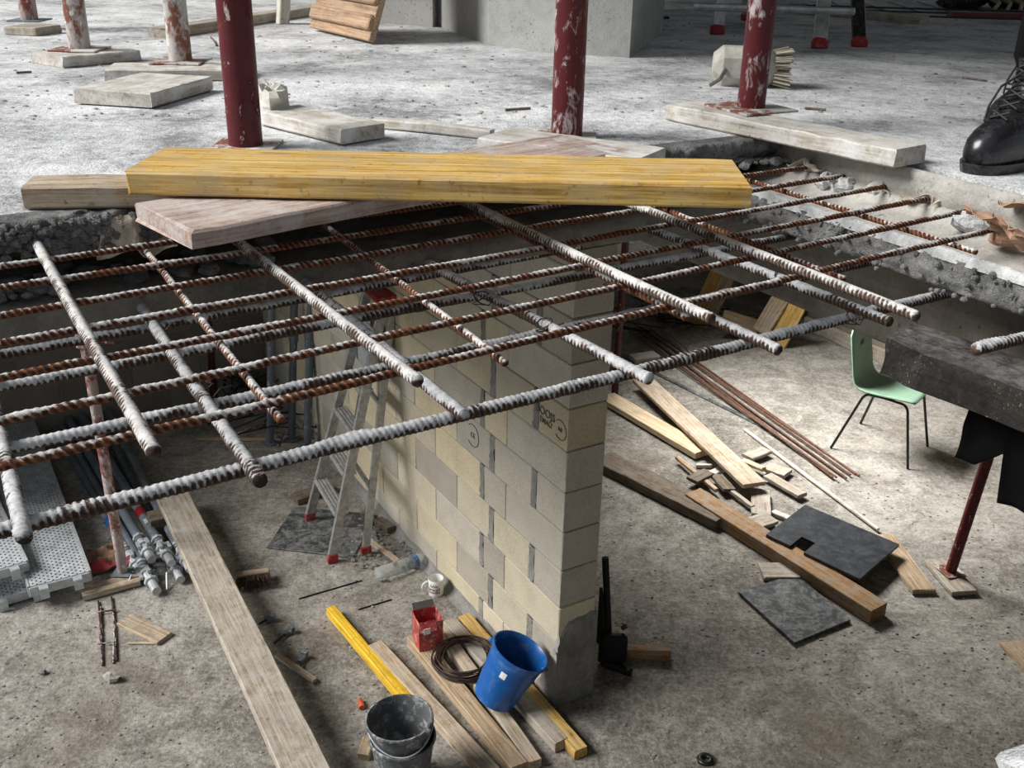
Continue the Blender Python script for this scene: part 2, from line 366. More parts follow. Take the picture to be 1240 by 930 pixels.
# ------------------------------------------------------------------ setting: lower storey
b = MB(); b.box((0, 5, -.1), (24, 22, .2)); struct(b.build('floor', M['floor_low']))
K = Vector((.585, 2.60, 0))               # the corner where the far and the right edge of the opening meet
Vx = lambda u, v, z: K + UV_u*u + UV_v*v + Vector((0, 0, z))
def strip(name, mat, axis, s0, s1, prof, n, amp, seed, extra=None, freq=9):
    """profile (offset into the slab, height) swept along an edge of the opening; rough, broken surface"""
    b = MB()
    # resample the profile finely
    P = []
    for i in range(len(prof)-1):
        (a, z), (c, d), k = prof[i][:2], prof[i+1][:2], max(1, int(math.hypot(prof[i+1][0]-prof[i][0], prof[i+1][1]-prof[i][1])/.009))
        P += [(a+(c-a)*j/k, z+(d-z)*j/k) for j in range(k)]
    P.append(prof[-1][:2]); nv = len(P)-1
    def fn(i, j):
        a, z = P[int(round(j*nv))]; s_ = s0+(s1-s0)*i
        q = Vx(s_, a, z) if axis == 'u' else Vx(a, s_, z)
        k = amp*(noise.noise(q*freq+Vector((seed, 0, 0)))+.6*noise.noise(q*freq*2.7+Vector((0, seed, 0)))+.6*noise.noise(q*freq*4.5))
        if extra: k = k*extra(s_)
        e = min(1.0, (nv-round(j*nv))/(3 if nv > 12 else 1.2), round(j*nv)/(3 if nv > 12 else 1.2))
        d = (UV_v if axis == 'u' else UV_u)
        return q - d*k*e + Vector((0, 0, k*.35*e))
    b.grid(fn, n, nv); return b.build(name, mat, None, True)
FAR = 9.0
# upper floor: far part and right part, top at ZS
b = MB()
def slabpoly(pts, z0, z1): b.poly([tuple(Vx(u, v, 0)[:2]) for u, v in pts], z0, z1)
slabpoly([(-2.0, .01), (.11, .01), (.11, -5), (9, -5), (9, FAR), (-2.0, FAR)], 2.87, ZS)
up = struct(b.build('floor_upper', M['floor_up']))
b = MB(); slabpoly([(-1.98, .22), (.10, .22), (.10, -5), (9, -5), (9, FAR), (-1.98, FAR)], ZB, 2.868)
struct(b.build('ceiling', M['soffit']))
struct(strip('trim_1', M['edge'], 'u', -2.0, .12, [(.01, ZS), (-.035, ZS-.003), (-.04, ZS-.010), (-.04, 2.90), (-.01, 2.868), (.20, 2.862), (.24, 2.85)], 300, .016, 3, freq=15))
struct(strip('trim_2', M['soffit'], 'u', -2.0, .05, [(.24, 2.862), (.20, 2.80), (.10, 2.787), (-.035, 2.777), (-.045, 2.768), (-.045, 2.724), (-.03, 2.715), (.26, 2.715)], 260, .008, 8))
struct(strip('trim_3', M['ledge'], 'v', -4.6, .02, [(.075, ZS-.004), (.068, ZS-.003), (.06, ZS-.010), (.06, 2.885), (.07, 2.862)], 400, .005, 5, freq=18))  # side face of the topping takes the darker ledge colour to look shaded
struct(strip('trim_4', M['ledge'], 'v', -4.6, .02, [(.09, 2.866), (.055, 2.860), (.04, 2.838), (.0, 2.827), (-.07, 2.818), (-.085, 2.81)], 260, .006, 6, freq=12))
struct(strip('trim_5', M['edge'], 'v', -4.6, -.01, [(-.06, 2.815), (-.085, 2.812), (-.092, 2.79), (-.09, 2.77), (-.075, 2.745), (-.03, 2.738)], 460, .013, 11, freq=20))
struct(strip('trim_9', M['white_mortar'], 'v', -2.2, -.02, [(-.062, 2.812), (-.066, 2.821), (-.075, 2.827), (-.085, 2.822), (-.09, 2.806)], 420, .011, 21, freq=26))
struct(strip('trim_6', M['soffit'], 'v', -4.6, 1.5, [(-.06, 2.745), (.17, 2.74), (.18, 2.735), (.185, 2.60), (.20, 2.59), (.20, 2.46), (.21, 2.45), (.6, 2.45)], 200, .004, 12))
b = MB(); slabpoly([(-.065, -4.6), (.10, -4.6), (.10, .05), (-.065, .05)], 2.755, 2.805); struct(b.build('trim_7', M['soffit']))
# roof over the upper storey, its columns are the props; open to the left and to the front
b = MB(); slabpoly([(-1.9, .9), (.6, .9), (.6, -5), (9, -5), (9, FAR), (-1.9, FAR)], 5.55, 5.75)  # unseen; right arm added to keep sky light off the opening
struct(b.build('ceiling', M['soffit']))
# near slab on which the photographer stands: only its broken white lip shows
n0, n1 = at(1176, 934, ZS), at(1246, 884, ZS)
d_ = (n1-n0).normalized(); nn = Vector((d_.y, -d_.x, 0))
b = MB()
def lip(i, j):
    prof = [(.30, 0), (.10, .0), (.03, -.003), (.0, -.016), (.005, -.05), (.03, -.10), (.3, -.12)]
    a, z = prof[int(round(j*6))]; q = n0 - d_*.06 + d_*(i*1.2) + nn*(a) + Vector((0, 0, z))
    k = .022*noise.noise(q*16)+.014*noise.noise(q*45)
    return q + nn*k*(1 if 1 < round(j*6) < 6 else .2) + Vector((0, 0, k*.8))
b.grid(lip, 110, 6); b.poly([tuple(q[:2]) for q in (n0-d_*.06+nn*.2, n0-d_*.06+nn*3, n0+d_*2.2+nn*3, n0+d_*2.2+nn*.2)], 2.80, ZS-.001); struct(b.build('trim_8', M['white_mortar'], None, True))

# ------------------------------------------------------------------ block walls: every block a part
def block_mesh(L, hh, t, seed):
    b = MB(); b.box((L/2, t/2, hh/2), (L, t, hh), None, .004)
    rnd = random.Random(seed); b.v = [(x+rnd.uniform(-.001, .001), y+rnd.uniform(-.0012, .0012), z+rnd.uniform(-.001, .001)) for x, y, z in b.v]
    me = b.mesh('block'); me.materials.append(M['block']); return me
cache = {}
def blk(L, hh, t):
    k = (round(L, 3), round(hh, 3), t)
    if k not in cache: cache[k] = block_mesh(L, hh, t, len(cache))
    return cache[k]
WA = Vector((.2354, 3.845, 0)); wdir = Vector((math.cos(2.11628), math.sin(2.11628), 0))
wall = struct(link('wall_center', None, None, basis(WA, wdir)))   # local x along the wall, y towards the lit face is +... see below
# the local y axis points to the lit side's opposite: z x x ; lit face at y=+?
TW = .2
wy = wall.matrix_basis.to_3x3() @ Vector((0, 1, 0))
sgn = 1 if wy.dot(Vector((.857, .515, 0))) > 0 else -1            # +1: body extends to +y away from the lit face
LW = 6.2
core = MB(); core.box((LW/2, sgn*TW/2, ZB/2), (LW-.012, TW-.012, ZB)); core.build('mortar', M['mortar'], wall)
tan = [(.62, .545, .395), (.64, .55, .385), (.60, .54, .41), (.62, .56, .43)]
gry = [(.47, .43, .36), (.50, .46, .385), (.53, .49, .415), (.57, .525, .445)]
rnd = random.Random(11)
edges = [0.0, .161] + [.161+.2*k for k in range(1, 13)] + [ZB]
MJ = MB()
for k in range(len(edges)-1):
    z0, z1 = edges[k], edges[k+1]
    typeA = (k % 2 == 0)
    if typeA: js = [(0, .488), (.494, .70), (.742, 1.228), (1.234, 1.722)]; mj = [(.70, .742)]; s_ = 1.728
    else: js = [(0, .222), (.268, .60), (.648, .984), (.990, 1.472), (1.478, 1.945)]; mj = [(.222, .268), (.60, .648)]; s_ = 1.951
    while s_ < LW-.1:
        e = min(s_+.489, LW); js.append((s_, e)); s_ += .495
    for q, (a, c) in enumerate(js):
        if c-a < .05: continue
        o = link('block', blk(c-a, z1-z0-.005, TW), wall, T((a, 0 if sgn > 0 else -TW, z0+.0025)))
        g_ = rnd.random() < (.75 if (q == 0 or (typeA and q == 1 and rnd.random() < .4)) else .40 if q < 3 else .45)
        cc = rnd.choice(gry if g_ else tan); kk = rnd.uniform(.92, 1.06); o.color = (cc[0]*kk, cc[1]*kk, cc[2]*kk, 1)
    for a, c in mj:
        nseg = 7; mb = MB()
        def jf(i, j, a=a, c=c, z0=z0, z1=z1):
            zz = z0+.004+(z1-z0-.008)*i; xx = a+(c-a)*(j-.5)*(1+.5*noise.noise(Vector((a*9, zz*22, k))))+(c-a)*.5 + .008*noise.noise(Vector((j*3+a, zz*30, k)))
            return (xx, -sgn*(.001+.006*(noise.noise(Vector((xx*40, zz*40, k)))-.25*(4*(j-.5)**2))), zz)
        mb.grid(jf, 10, 5); mb.build('mortar_joint', M['mortar'], wall, True)
# cement render on the foot of the wall's end and smears around the corner
b = MB()
def rend(i, j):
    yy = -.012+(TW+.02)*i; top = .50+.04*noise.noise(Vector((yy*20, 0, 3)))+(.0 if i > .3 else -.16*(1-i/.3))
    zz = top*j; d = .012+.010*noise.noise(Vector((yy*14, zz*9, 1)))
    if j > .93: d = -.004
    return (-d, sgn*yy, zz)
b.grid(rend, 16, 28); b.build('cement_render', M['mortar'], wall, True)
b = MB()
def rend2(i, j):
    x = -.012+.20*i; top = .44*(1-i)**1.5*(1+.5*noise.noise(Vector((x*30, 2, 2))))+.02
    zz = top*j; d = .010+.009*noise.noise(Vector((x*25, zz*18, 7)))
    if j > .92 or i > .9: d = -.003
    return (x, -sgn*d, zz)
b.grid(rend2, 14, 20); b.build('cement_smear', M['ledge'], wall, True)
# base fillet of mortar along the foot
b = MB()
def fil(i, j):
    x = .25+i*4.6; r = .035+.02*noise.noise(Vector((x*6, 1, 0))); an = j*math.pi/2
    return (x, -sgn*(r*(1-math.sin(an))*1.3), r*(1-math.cos(an))*1.6)
b.grid(fil, 120, 4); b.build('mortar_fillet', M['mortar'], wall, True)
def text(body, size, mat, parent, matrix, name='lettering', ext=.0004, align='CENTER'):
    c = bpy.data.curves.new(name, 'FONT'); c.body = body; c.size = size; c.extrude = ext; c.offset = size*.012; c.align_x = align; c.align_y = 'CENTER'
    c.materials.append(mat); o = bpy.data.objects.new(name, c); 
    dg_me = None
    col.objects.link(o); me = bpy.data.meshes.new_from_object(o); bpy.data.objects.remove(o); 
    if not me.materials: me.materials.append(mat)
    return link(name, me, parent, matrix)
# printed stamps on two blocks (illegible blurred works stamps)
def facem(x, z): return Matrix.Translation((x, -sgn*.0016, z)) @ Matrix(((-1, 0, 0, 0), (0, 0, -sgn, 0), (0, 1, 0, 0), (0, 0, 0, 1)))
text('BOOJS', .052, M['print_dark'], wall, facem(.170, 1.475), 'stamp')
text('ÉMAU', .036, M['print_dark'], wall, facem(.165, 1.432), 'stamp')
def ringst(x, z, r, txt):
    b = MB(); b.tube([(x+r*math.cos(a*.2618), -sgn*.001, z+r*1.0*math.sin(a*.2618)) for a in range(3, 22)], .002, 5); b.build('stamp', M['print_dark'], wall)
    text(txt, r*.62, M['print_dark'], wall, facem(x, z), 'stamp')
ringst(.052, 1.445, .045, 'NF'); ringst(.815, .965+.11, .06, 'CE')

# left rear block wall and the dark right side
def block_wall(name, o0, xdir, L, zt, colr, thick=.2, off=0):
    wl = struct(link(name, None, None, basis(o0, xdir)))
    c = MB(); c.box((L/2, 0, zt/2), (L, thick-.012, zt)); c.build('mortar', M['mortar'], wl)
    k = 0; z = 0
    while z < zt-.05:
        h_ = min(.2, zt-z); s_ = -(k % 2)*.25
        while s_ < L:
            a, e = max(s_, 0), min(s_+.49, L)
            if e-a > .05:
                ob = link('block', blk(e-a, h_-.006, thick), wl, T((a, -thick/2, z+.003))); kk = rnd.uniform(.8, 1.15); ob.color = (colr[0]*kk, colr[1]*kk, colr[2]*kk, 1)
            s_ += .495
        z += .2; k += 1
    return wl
bw = at(-60, 545, 0)
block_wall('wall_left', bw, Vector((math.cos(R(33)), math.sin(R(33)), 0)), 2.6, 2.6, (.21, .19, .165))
b = MB(); r0 = at(985, 405, 0)-UV_v*-1.2; rw = R(-59)
rdir = Vector((math.cos(rw), math.sin(rw), 0)); rnx = Vector((-rdir.y, rdir.x, 0))
p0 = at(1000, 408, 0); rs = p0 - rdir*.25
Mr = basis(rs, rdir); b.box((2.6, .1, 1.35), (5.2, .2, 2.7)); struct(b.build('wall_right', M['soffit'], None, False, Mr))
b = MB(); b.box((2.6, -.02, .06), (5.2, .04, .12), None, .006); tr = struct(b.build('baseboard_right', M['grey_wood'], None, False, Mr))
b = MB(); b.poly([tuple(Vx(u, v, 0)[:2]) for u, v in ((-2.7, 4.3), (-2.5, 4.3), (-2.5, 9), (-2.7, 9))], 0, 2.7); struct(b.build('wall_left', M['soffit']))  # unseen wall, added to shade the rear left of the lower storey
b = MB(); slabpoly([(-1.2, -3.2), (9, -3.2), (9, -3.0), (-1.2, -3.0)], 0, 2.72); struct(b.build('added_wall_front', M['soffit']))  # unseen wall, added to block light from the front
b = MB(); slabpoly([(5.5, -3.2), (5.7, -3.2), (5.7, 9), (5.5, 9)], 0, 2.72); struct(b.build('added_wall_side', M['soffit']))  # unseen wall, added to close off light from the right
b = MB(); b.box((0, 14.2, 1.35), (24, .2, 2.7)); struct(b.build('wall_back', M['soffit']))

# ------------------------------------------------------------------ boards
BM = {}
def board_geo(L, Wd, Tk, seed, seg=14, jit=.002, bow=0.0, bev=.004, mat2=None):
    b = MB(); hw = Wd/2; bv = min(bev, Tk*.3, hw*.3); rg = random.Random(seed); rings = []
    for i in range(seg+1):
        x = -L/2+L*i/seg; e = (0 < i < seg)
        jw, jt = (rg.uniform(-jit, jit), rg.uniform(-jit, jit)*.6); bz = -bow*(4*(i/seg-.5)**2)
        ex = rg.uniform(-.003, .003)
        sec = [(-hw+bv, -Tk), (hw-bv, -Tk), (hw, -Tk+bv), (hw, -bv), (hw-bv, 0), (-hw+bv, 0), (-hw, -bv), (-hw, -Tk+bv)]
        rings.append([(x+(rg.uniform(-.004, .004) if not e else 0), y+math.copysign(jw, y) if e else y*.995, z+(jt if z > -Tk/2 and e else 0)+bz) for y, z in sec])
    b.loft(rings); return b
def board(name, label, cat, A, B, Wd, Tk, mat, group=None, roll=0.0, seed=None, bow=0.0, jit=.002, parent=None, bev=.004, seg=14):
    A, B = Vector(A), Vector(B); x = (B-A); L = x.length; mt = basis((A+B)/2, x)
    if roll: mt = mt @ Matrix.Rotation(roll, 4, 'X')
    o = board_geo(L, Wd, Tk, seed if seed is not None else int(L*1e4) % 997, seg, jit, bow, bev).build(name, mat, parent, False, mt)
    if label: tag(o, label, cat, group)
    return o
def boardq(name, label, cat, q, z, Tk, mat, zb=None, **kw):
    """four corners of the top face as seen: end-1 a, b then end-2 c, d"""
    zb = z if zb is None else zb
    a, b_, c, d = at(*q[0], z), at(*q[1], z), at(*q[2], zb), at(*q[3], zb)
    A, B = (a+b_)/2, (c+d)/2; x = (B-A).normalized(); s_ = Vector((-x.y, x.x, 0)).normalized()
    Wd = (abs((a-b_).dot(s_))+abs((c-d).dot(s_)))/2
    return board(name, label, cat, A, B, Wd, Tk, mat, **kw)
# upper level, around the opening
boardq('shuttering_board', 'long yellow shuttering board lying across the edge of the opening', 'board', [(176, 175), (178, 211), (901, 222), (894, 195)], 3.010, .040, M['yellow_ply'], jit=.001, seg=24)
boardq('wide_plank', 'wide pinkish worn plank under the yellow shuttering board, overhanging the hole', 'plank', [(189, 238), (204, 289), (726, 186), (711, 159)], 2.966, .030, M['pink_wood'], jit=.002, seg=24)
board('plank', 'cracked tan plank end poking out left from under the yellow shuttering board', 'plank', at(32, 219, 2.972), at(420, 214, 2.972), .09, .040, M['pale_wood'])
board('offcut', 'pale broad offcut with a rough bark end before the middle red prop', 'offcut', at(600, 160, 2.965), at(790, 186, 2.965), .15, .035, M['dusty_wood'])
board('thin_batten', 'thin bowed batten lying on the dust left of the middle red prop', 'batten', at(455, 141, 2.957), at(596, 155, 2.957), .03, .024, M['dusty_wood'], bow=.004)
board('offcut', 'short plank offcut beside the foam chunk right of the left red prop', 'offcut', at(338, 130, 2.968), at(440, 153, 2.968), .13, .034, M['dusty_wood'])
board('plank', 'whitish dusty plank carrying the right red prop near the boot', 'plank', at(826, 124, 2.972), at(1104, 178, 2.972), .115, .040, M['dusty_wood'], jit=.004)
b = MB()
o = boardq('base_board', 'flat dusty board with rust stain lying alone before the white props', 'board', [(97, 104), (175, 116), (252, 93), (176, 87)], 2.972, .038, M['dusty_wood'])
board('base_board', 'dusty board under the plaster covered prop beside the left red prop', 'board', at(132, 80, 2.965), at(300, 80, 2.965), .16, .034, M['dusty_wood'])
board('base_board', 'dusty board under the second prop from the left', 'board', at(56, 66, 2.965), at(150, 58, 2.965), .20, .034, M['dusty_wood'])
board('base_board', 'small grey board under the leftmost rusty prop', 'board', at(21, 30, 2.962), at(58, 32, 2.962), .16, .032, M['grey_wood'])
board('long_plank', 'long plank lying at the back left behind the red prop', 'plank', at(190, 34, 2.97), at(385, 6, 2.97), .09, .04, M['grey_wood'])
board('long_plank', 'weathered plank end lying behind the trestle ladder feet', 'plank', at(940, 5, 2.97), at(1120, 19, 2.97), .12, .04, M['grey_wood'])

# ------------------------------------------------------------------ reinforcement
def bar_mesh(L, r, kind, seed):
    """ribbed bar along +x; kind: thin, ribbed, crust"""
    b = MB(); n = 10; step = .0022; N = max(8, int(L/step)); sd = Vector((seed*7.3, seed*2.1, 0))
    pitch = {'thin': .0105, 'ribbed': .0085, 'crust': .0098}[kind]; vs = []; ribs = []
    for i in range(N+1):
        x = L*i/N; lump = noise.noise(Vector((x*16, 0, 0))+sd)
        sag = .002*noise.noise(Vector((x*2.2, 5, 0))+sd)
        for j in range(n):
            an = 2*math.pi*j/n
            ph = (x/pitch + (.9 if kind == 'thin' else .45)*abs(((an/math.pi) % 2)-1)*1.0)
            f = ph % 1; rib = 1 if f < .38 else 0
            if kind == 'ribbed' and (j % 5 == 0): rib = 1
            k = 1 + (.15 if kind == 'thin' else .10)*rib
            cz = math.cos(an)
            if kind == 'crust': k += max(0, .50*(noise.noise(Vector((x*26, math.cos(an)*1.2, math.sin(an)*1.2))+sd)+.02+.22*cz))*max(0, .2+lump*1.8) + .07*noise.noise(Vector((x*95, an, 0))+sd)
            elif kind == 'thin': k += max(0, .40*(noise.noise(Vector((x*22, cz, math.sin(an)))+sd)-.05+.25*max(cz, 0)))*(1 if lump > .0 else .15)
            vs.append((x, -r*k*math.sin(an)+sag, r*k*cz+sag)); ribs.append(rib)
    b.v = vs; b.f = [(i*n+j, i*n+(j+1)%n, (i+1)*n+(j+1)%n, (i+1)*n+j) for i in range(N) for j in range(n)] + [tuple(range(n))[::-1], tuple(range(N*n, N*n+n))]
    b.ribs = ribs; return b
cnt = [0]
def bar(name, a, c, z, r, kind, mat, parent=None, zb=None):
    A, B = at(*a, z), at(*c, z if zb is None else zb); cnt[0] += 1
    b = bar_mesh((B-A).length, r, kind, cnt[0]); o = b.build(name, mat, parent, True, basis(A, B-A))
    at_ = o.data.attributes.new('rib', 'FLOAT', 'POINT'); at_.data.foreach_set('value', [float(q) for q in b.ribs]); return o
ZL, ZAL, ZAT, ZBT, ZTK = 2.722, 2.744, 2.859, 2.873, 2.888
up_mat = thing('rebar_mat', 'upper mat of thin rusty rebar spanning the opening in the slab', 'rebar mat', T(at(560, 360, ZBT)))
lo_mat = thing('rebar_mat', 'lower mat of thick mortar-crusted rebar hanging below the rusty upper mat', 'rebar mat', T(at(560, 480, ZL)))
def pm(root, *a, **k):
    o = bar(*a, **k); o.parent = root; o.matrix_parent_inverse = root.matrix_basis.inverted(); return o
for a, c in [((-8, 323), (940, 191)), ((-8, 351), (987, 200.5)), ((-8, 383.5), (1026, 211.8)), ((-8, 418), (1075, 226)), ((-8, 459.5), (1125, 239.5)), ((-8, 511.5), (1178, 253)), ((-8, 567.5), (1215, 274.5))]:
    pm(up_mat, 'rebar', a, c, ZBT, .0051, 'thin', M['rebar_rust'])
for a, c in [((175, 301), (340, 508)), ((390, 270), (612, 440)), ((585, 263), (832, 385)), ((800, 252), (1022, 338)), ((900, 216), (1182, 306))]:
    pm(up_mat, 'rebar', a, c, ZAT, .0050, 'thin', M['rebar_rust'])
for a, c in [((-8, 431), (962, 251)), ((-8, 471), (1042, 269.5)), ((-8, 546), (1140, 299.5)), ((-30, 650), (1226, 336))]:
    pm(lo_mat, 'rebar', a, c, ZL, .0100 if a[1] > 600 else .0084, 'crust', M['rebar_mortar'])
for a, c in [((-26, 415), (30, 651)), ((150, 340), (315, 584)), ((345, 322), (562, 503)), ((480, 300), (786, 459)), ((770, 342), (943, 424)), ((745, 261), (1079, 389)), ((850, 244), (1208, 364))]:
    pm(lo_mat, 'rebar', a, c, ZAL, .0094, 'crust', M['rebar_mortar'])
st_ = bar('rebar_stub', (1182, 423), (1300, 394), 2.735, .0105, 'crust', M['rebar_mortar']); tag(st_, 'single mortar-covered rebar stub sticking in from the right over the dark beam', 'rebar')
for nm, a, c, lab in [('a', (40, 287), (188, 546), 'leftmost long loose thick bar, grey with dust, lying over the rusty mat'),
                      ('b', (268, 277), (507, 461), 'thick ribbed loose bar starting under the wide plank, over the middle of the wall'),
                      ('c', (548, 237), (862, 386), 'thick ribbed loose bar leading to the wall corner from the middle of the yellow board'),
                      ('d', (740, 238), (1111, 383), 'rightmost thick loose bar, ending beside the backrest of the green chair')]:
    o = bar('loose_rebar', a, c, ZTK, .0080, 'ribbed', M['rebar_thick']); tag(o, lab, 'rebar', 'loose thick bars on the mat')
# tie wires at crossings of the mats
def tie(root, px, py, z, seed):
    rg = random.Random(seed); c = at(px, py, z); b = MB(); pts = []
    for k in range(26):
        a = k*.75; pts.append(c+Vector((.014*math.cos(a)+rg.uniform(-.003, .003), .014*math.sin(a)*.7+rg.uniform(-.003, .003), .014*math.sin(a*.5+1))))
    pts += [pts[-1]+Vector((.01, .01, .012)), pts[-1]+Vector((.022, .03, .008))]
    b.tube(pts, .0011, 5); o = b.build('tie_wire', M['wire'], root); o.matrix_parent_inverse = root.matrix_basis.inverted()
for i, (px, py) in enumerate([(582, 363), (660, 396), (245, 474), (188, 394), (530, 325), (1033, 386), (740, 340), (1058, 312), (945, 338)]): tie(lo_mat, px, py, ZAL, i)

# ------------------------------------------------------------------ steel props
def plate(b, w_, t=.006, z=0): b.box((0, 0, z+t/2), (w_, w_, t), None, .0015)
def prop(label, foot, top, r, mat, rot=0, group=None, r2=None, zs=None, plate_w=.14, name='steel_prop', headz=None):
    A, B = Vector(foot), Vector(top); L = (B-A).length
    root = thing(name, label, 'prop', basis_z(A, B-A, (math.cos(rot), math.sin(rot), 0)), group)
    b = MB(); plate(b, plate_w); b.build('base_plate', M['white_prop'] if mat in (M['white_prop'], M['red_prop_w'], M['red_prop']) else M['grey_prop'], root)
    zs_ = zs if zs else L*.62
    b = MB(); b.tube([(0, 0, .006), (0, 0, zs_)], r, 20); b.build('outer_tube', mat, root, True, sharp=40)
    b = MB(); b.tube([(0, 0, zs_-.03), (0, 0, L-.006)], r2 if r2 else r*.8, 18); b.build('inner_tube', mat, root, True, sharp=40)
    b = MB(); rc = max(r, r2 or 0)*1.22; b.lathe([(r*.9, zs_-.07), (rc, zs_-.065), (rc, zs_-.012), (rc*.92, zs_-.006), (r*.8, zs_)], 18); b.tube([(rc*.8, 0, zs_-.04), (rc+.10, 0, zs_-.05)], .006, 6); b.build('collar', mat, root, True, sharp=35)
    b = MB(); plate(b, plate_w, .006, L-.006); b.build('head_plate', M['grey_prop'], root)
    return root
zt = 5.55
def stand(px, py, z, lean=(0, 0)): q = at(px, py, z); return q, Vector((q.x+lean[0], q.y+lean[1], zt))
q, t_ = stand(298, 178, ZS); prop('dark red steel prop standing behind the left end of the yellow board', q, t_, .0375, M['red_prop'])
q, t_ = stand(686, 166, ZS); prop('splashed dark red prop standing behind the middle of the yellow board', q, t_, .0375, M['red_prop_w'])
q, t_ = stand(909, 132, 2.973); prop('red prop with white splatter standing on the whitish plank near the boot', q, t_, .0355, M['red_prop_w'], .5, plate_w=.17)
q, t_ = stand(219, 75, 2.966); prop('plaster covered prop left of the left red prop', q, t_, .036, M['white_prop'], plate_w=.16)
q, t_ = stand(97, 60, 2.966); prop('white and rusty prop, second from the left edge', q, t_, .036, M['white_prop'], plate_w=.16)
q, t_ = stand(36, 25, 2.963); prop('rusty prop in the far left corner of the upper floor', q, t_, .036, M['white_prop_r'])
# lower storey
q = at(149, 693, .045); prop('white and red prop standing on a short board beside the perforated decks', q, (q.x-.02, q.y+.03, ZB), .028, M['white_prop_r'], 0, r2=.037, zs=1.42, plate_w=.10)
q = at(68, 520, 0); prop('dark prop in the shade of the left block wall', q, (q.x, q.y, ZB), .03, M['dark_prop'], 0)
q = at(744, 482, 0); prop('thin dark red prop standing behind the corner of the block wall', q, (q.x+.01, q.y, ZB), .027, M['dark_prop'], 0)

# ------------------------------------------------------------------ dark slab on a leaning prop (right)
zt_ = 2.60
a0, a1 = at(1076, 409, zt_), at(1240, 473, zt_); f0 = at(1104, 391, zt_)
dd = (a1-at(1116, 428, zt_)).normalized(); a0 = at(1116, 428, zt_) - dd*.055
pr = Vector((-dd.y, dd.x, 0)); wd = .165
import bmesh
bm = bmesh.new()
tp = [at(1105, 390, zt_), at(1074, 409, zt_), at(1116, 428, zt_), at(1240, 473, zt_)+dd*1.0, at(1240, 432, zt_)+dd*1.0]
vs_ = [bm.verts.new(q) for q in tp]; fc = bm.faces.new(vs_)
ex = bmesh.ops.extrude_face_region(bm, geom=[fc]); 
for v in [q for q in ex['geom'] if isinstance(q, bmesh.types.BMVert)]: v.co.z -= .082; 
bmesh.ops.recalc_face_normals(bm, faces=bm.faces[:]); bmesh.ops.triangulate(bm, faces=bm.faces[:])
for _ in range(4): bmesh.ops.subdivide_edges(bm, edges=[q for q in bm.edges if q.calc_length() > .03], cuts=1, use_grid_fill=True)
bm.verts.ensure_lookup_table(); bm.normal_update()
for v in bm.verts:
    k = .006*noise.noise(v.co*16)+.004*noise.noise(v.co*45); v.co = v.co+v.normal*k
c_ = tp[2].copy(); me = bpy.data.meshes.new('dark_beam')
for v in bm.verts: v.co -= c_
bm.to_mesh(me); bm.free(); me.materials.append(M['dark_slab']); tag(link('dark_beam', me, None, T(c_)), 'dark dusty concrete beam jutting in from the right edge, black cloth below', 'concrete beam')
q = at(1151, 692, .035); prop('dark red splashed prop leaning under the dark beam', q, (q.x+.20, q.y-.02, 2.72), .031, M['red_prop'], .3, plate_w=.13, zs=1.6, r2=.027)
boardq('base_board', 'short weathered board under the leaning red prop', 'board', [(1120, 679), (1148, 674), (1182, 714), (1155, 718)], .034, .03, M['grey_wood'])
# black cloth hung from the slab
cl0, cl1 = at(1167, 494, 2.495), at(1167, 494, 2.495)+dd*.55
b = MB()
def clf(i, j):
    q = cl0.lerp(cl1, i) + pr*(.02+.008*math.sin(i*30)*j+.01*noise.noise(Vector((i*12, j*2, 0))))
    drop = (.13 if i < .08 else .13-.06*min((i-.08)/.11, 1)) if i < .195 else .185
    return (q.x-.006*j*(1-i)+.004*noise.noise(Vector((i*9, j*3, 3))), q.y, 2.502-drop*j)
b.grid(clf, 60, 14); o = b.build('black_cloth', M['cloth'], None, True); mod = o.modifiers.new('thick', 'SOLIDIFY'); mod.thickness = .003
tag(o, 'black cloth hanging from the underside of the dark beam', 'cloth')
board('white_post', 'white wooden post behind the black cloth at the right edge', 'post', at(1219, 604, 0), at(1219, 604, 0)+Vector((.18, 0, 2.7)), .05, .04, M['white_strip'])

# ------------------------------------------------------------------ green chair
fA, fB, fC, fD = at(1006, 543), at(1099, 568), at(1123, 541), at(1042, 513)
cc = (fA+fB+fC+fD)/4; fw = ((fB+fC)-(fA+fD)).normalized()
chair = thing('green_chair', 'green moulded plywood chair with black tube legs standing alone on the lower floor', 'chair', basis(Vector((cc.x, cc.y, 0)), fw))
ci = chair.matrix_basis.inverted()
b = MB()                                   # shell: seat and back in one moulded sheet
prof = [(.215, .455), (.20, .466), (.14, .468), (.0, .462), (-.12, .455), (-.175, .462), (-.205, .485), (-.226, .53), (-.245, .63), (-.270, .74), (-.292, .83), (-.305, .885)]
hw = [.17, .185, .195, .20, .195, .19, .185, .18, .18, .178, .165, .10]
def ch(i, j):
    t = i*(len(prof)-1); k = min(int(t), len(prof)-2); f = t-k
    x = prof[k][0]*(1-f)+prof[k+1][0]*f; z = prof[k][1]*(1-f)+prof[k+1][1]*f; h_ = hw[k]*(1-f)+hw[k+1]*f
    y = (j*2-1)*h_
    if k >= 6: x -= -.018*(1-(2*j-1)**2)*0 - .02*((2*j-1)**2)*0
    return (x, y, z + (-.006*(1-(2*j-1)**2) if k < 5 else 0))
b.grid(ch, 44, 12); o = b.build('seat_shell', M['green'], chair, True); md = o.modifiers.new('t', 'SOLIDIFY'); md.thickness = .011; md.offset = -1
feet = [ci @ f for f in (fA, fB, fC, fD)]
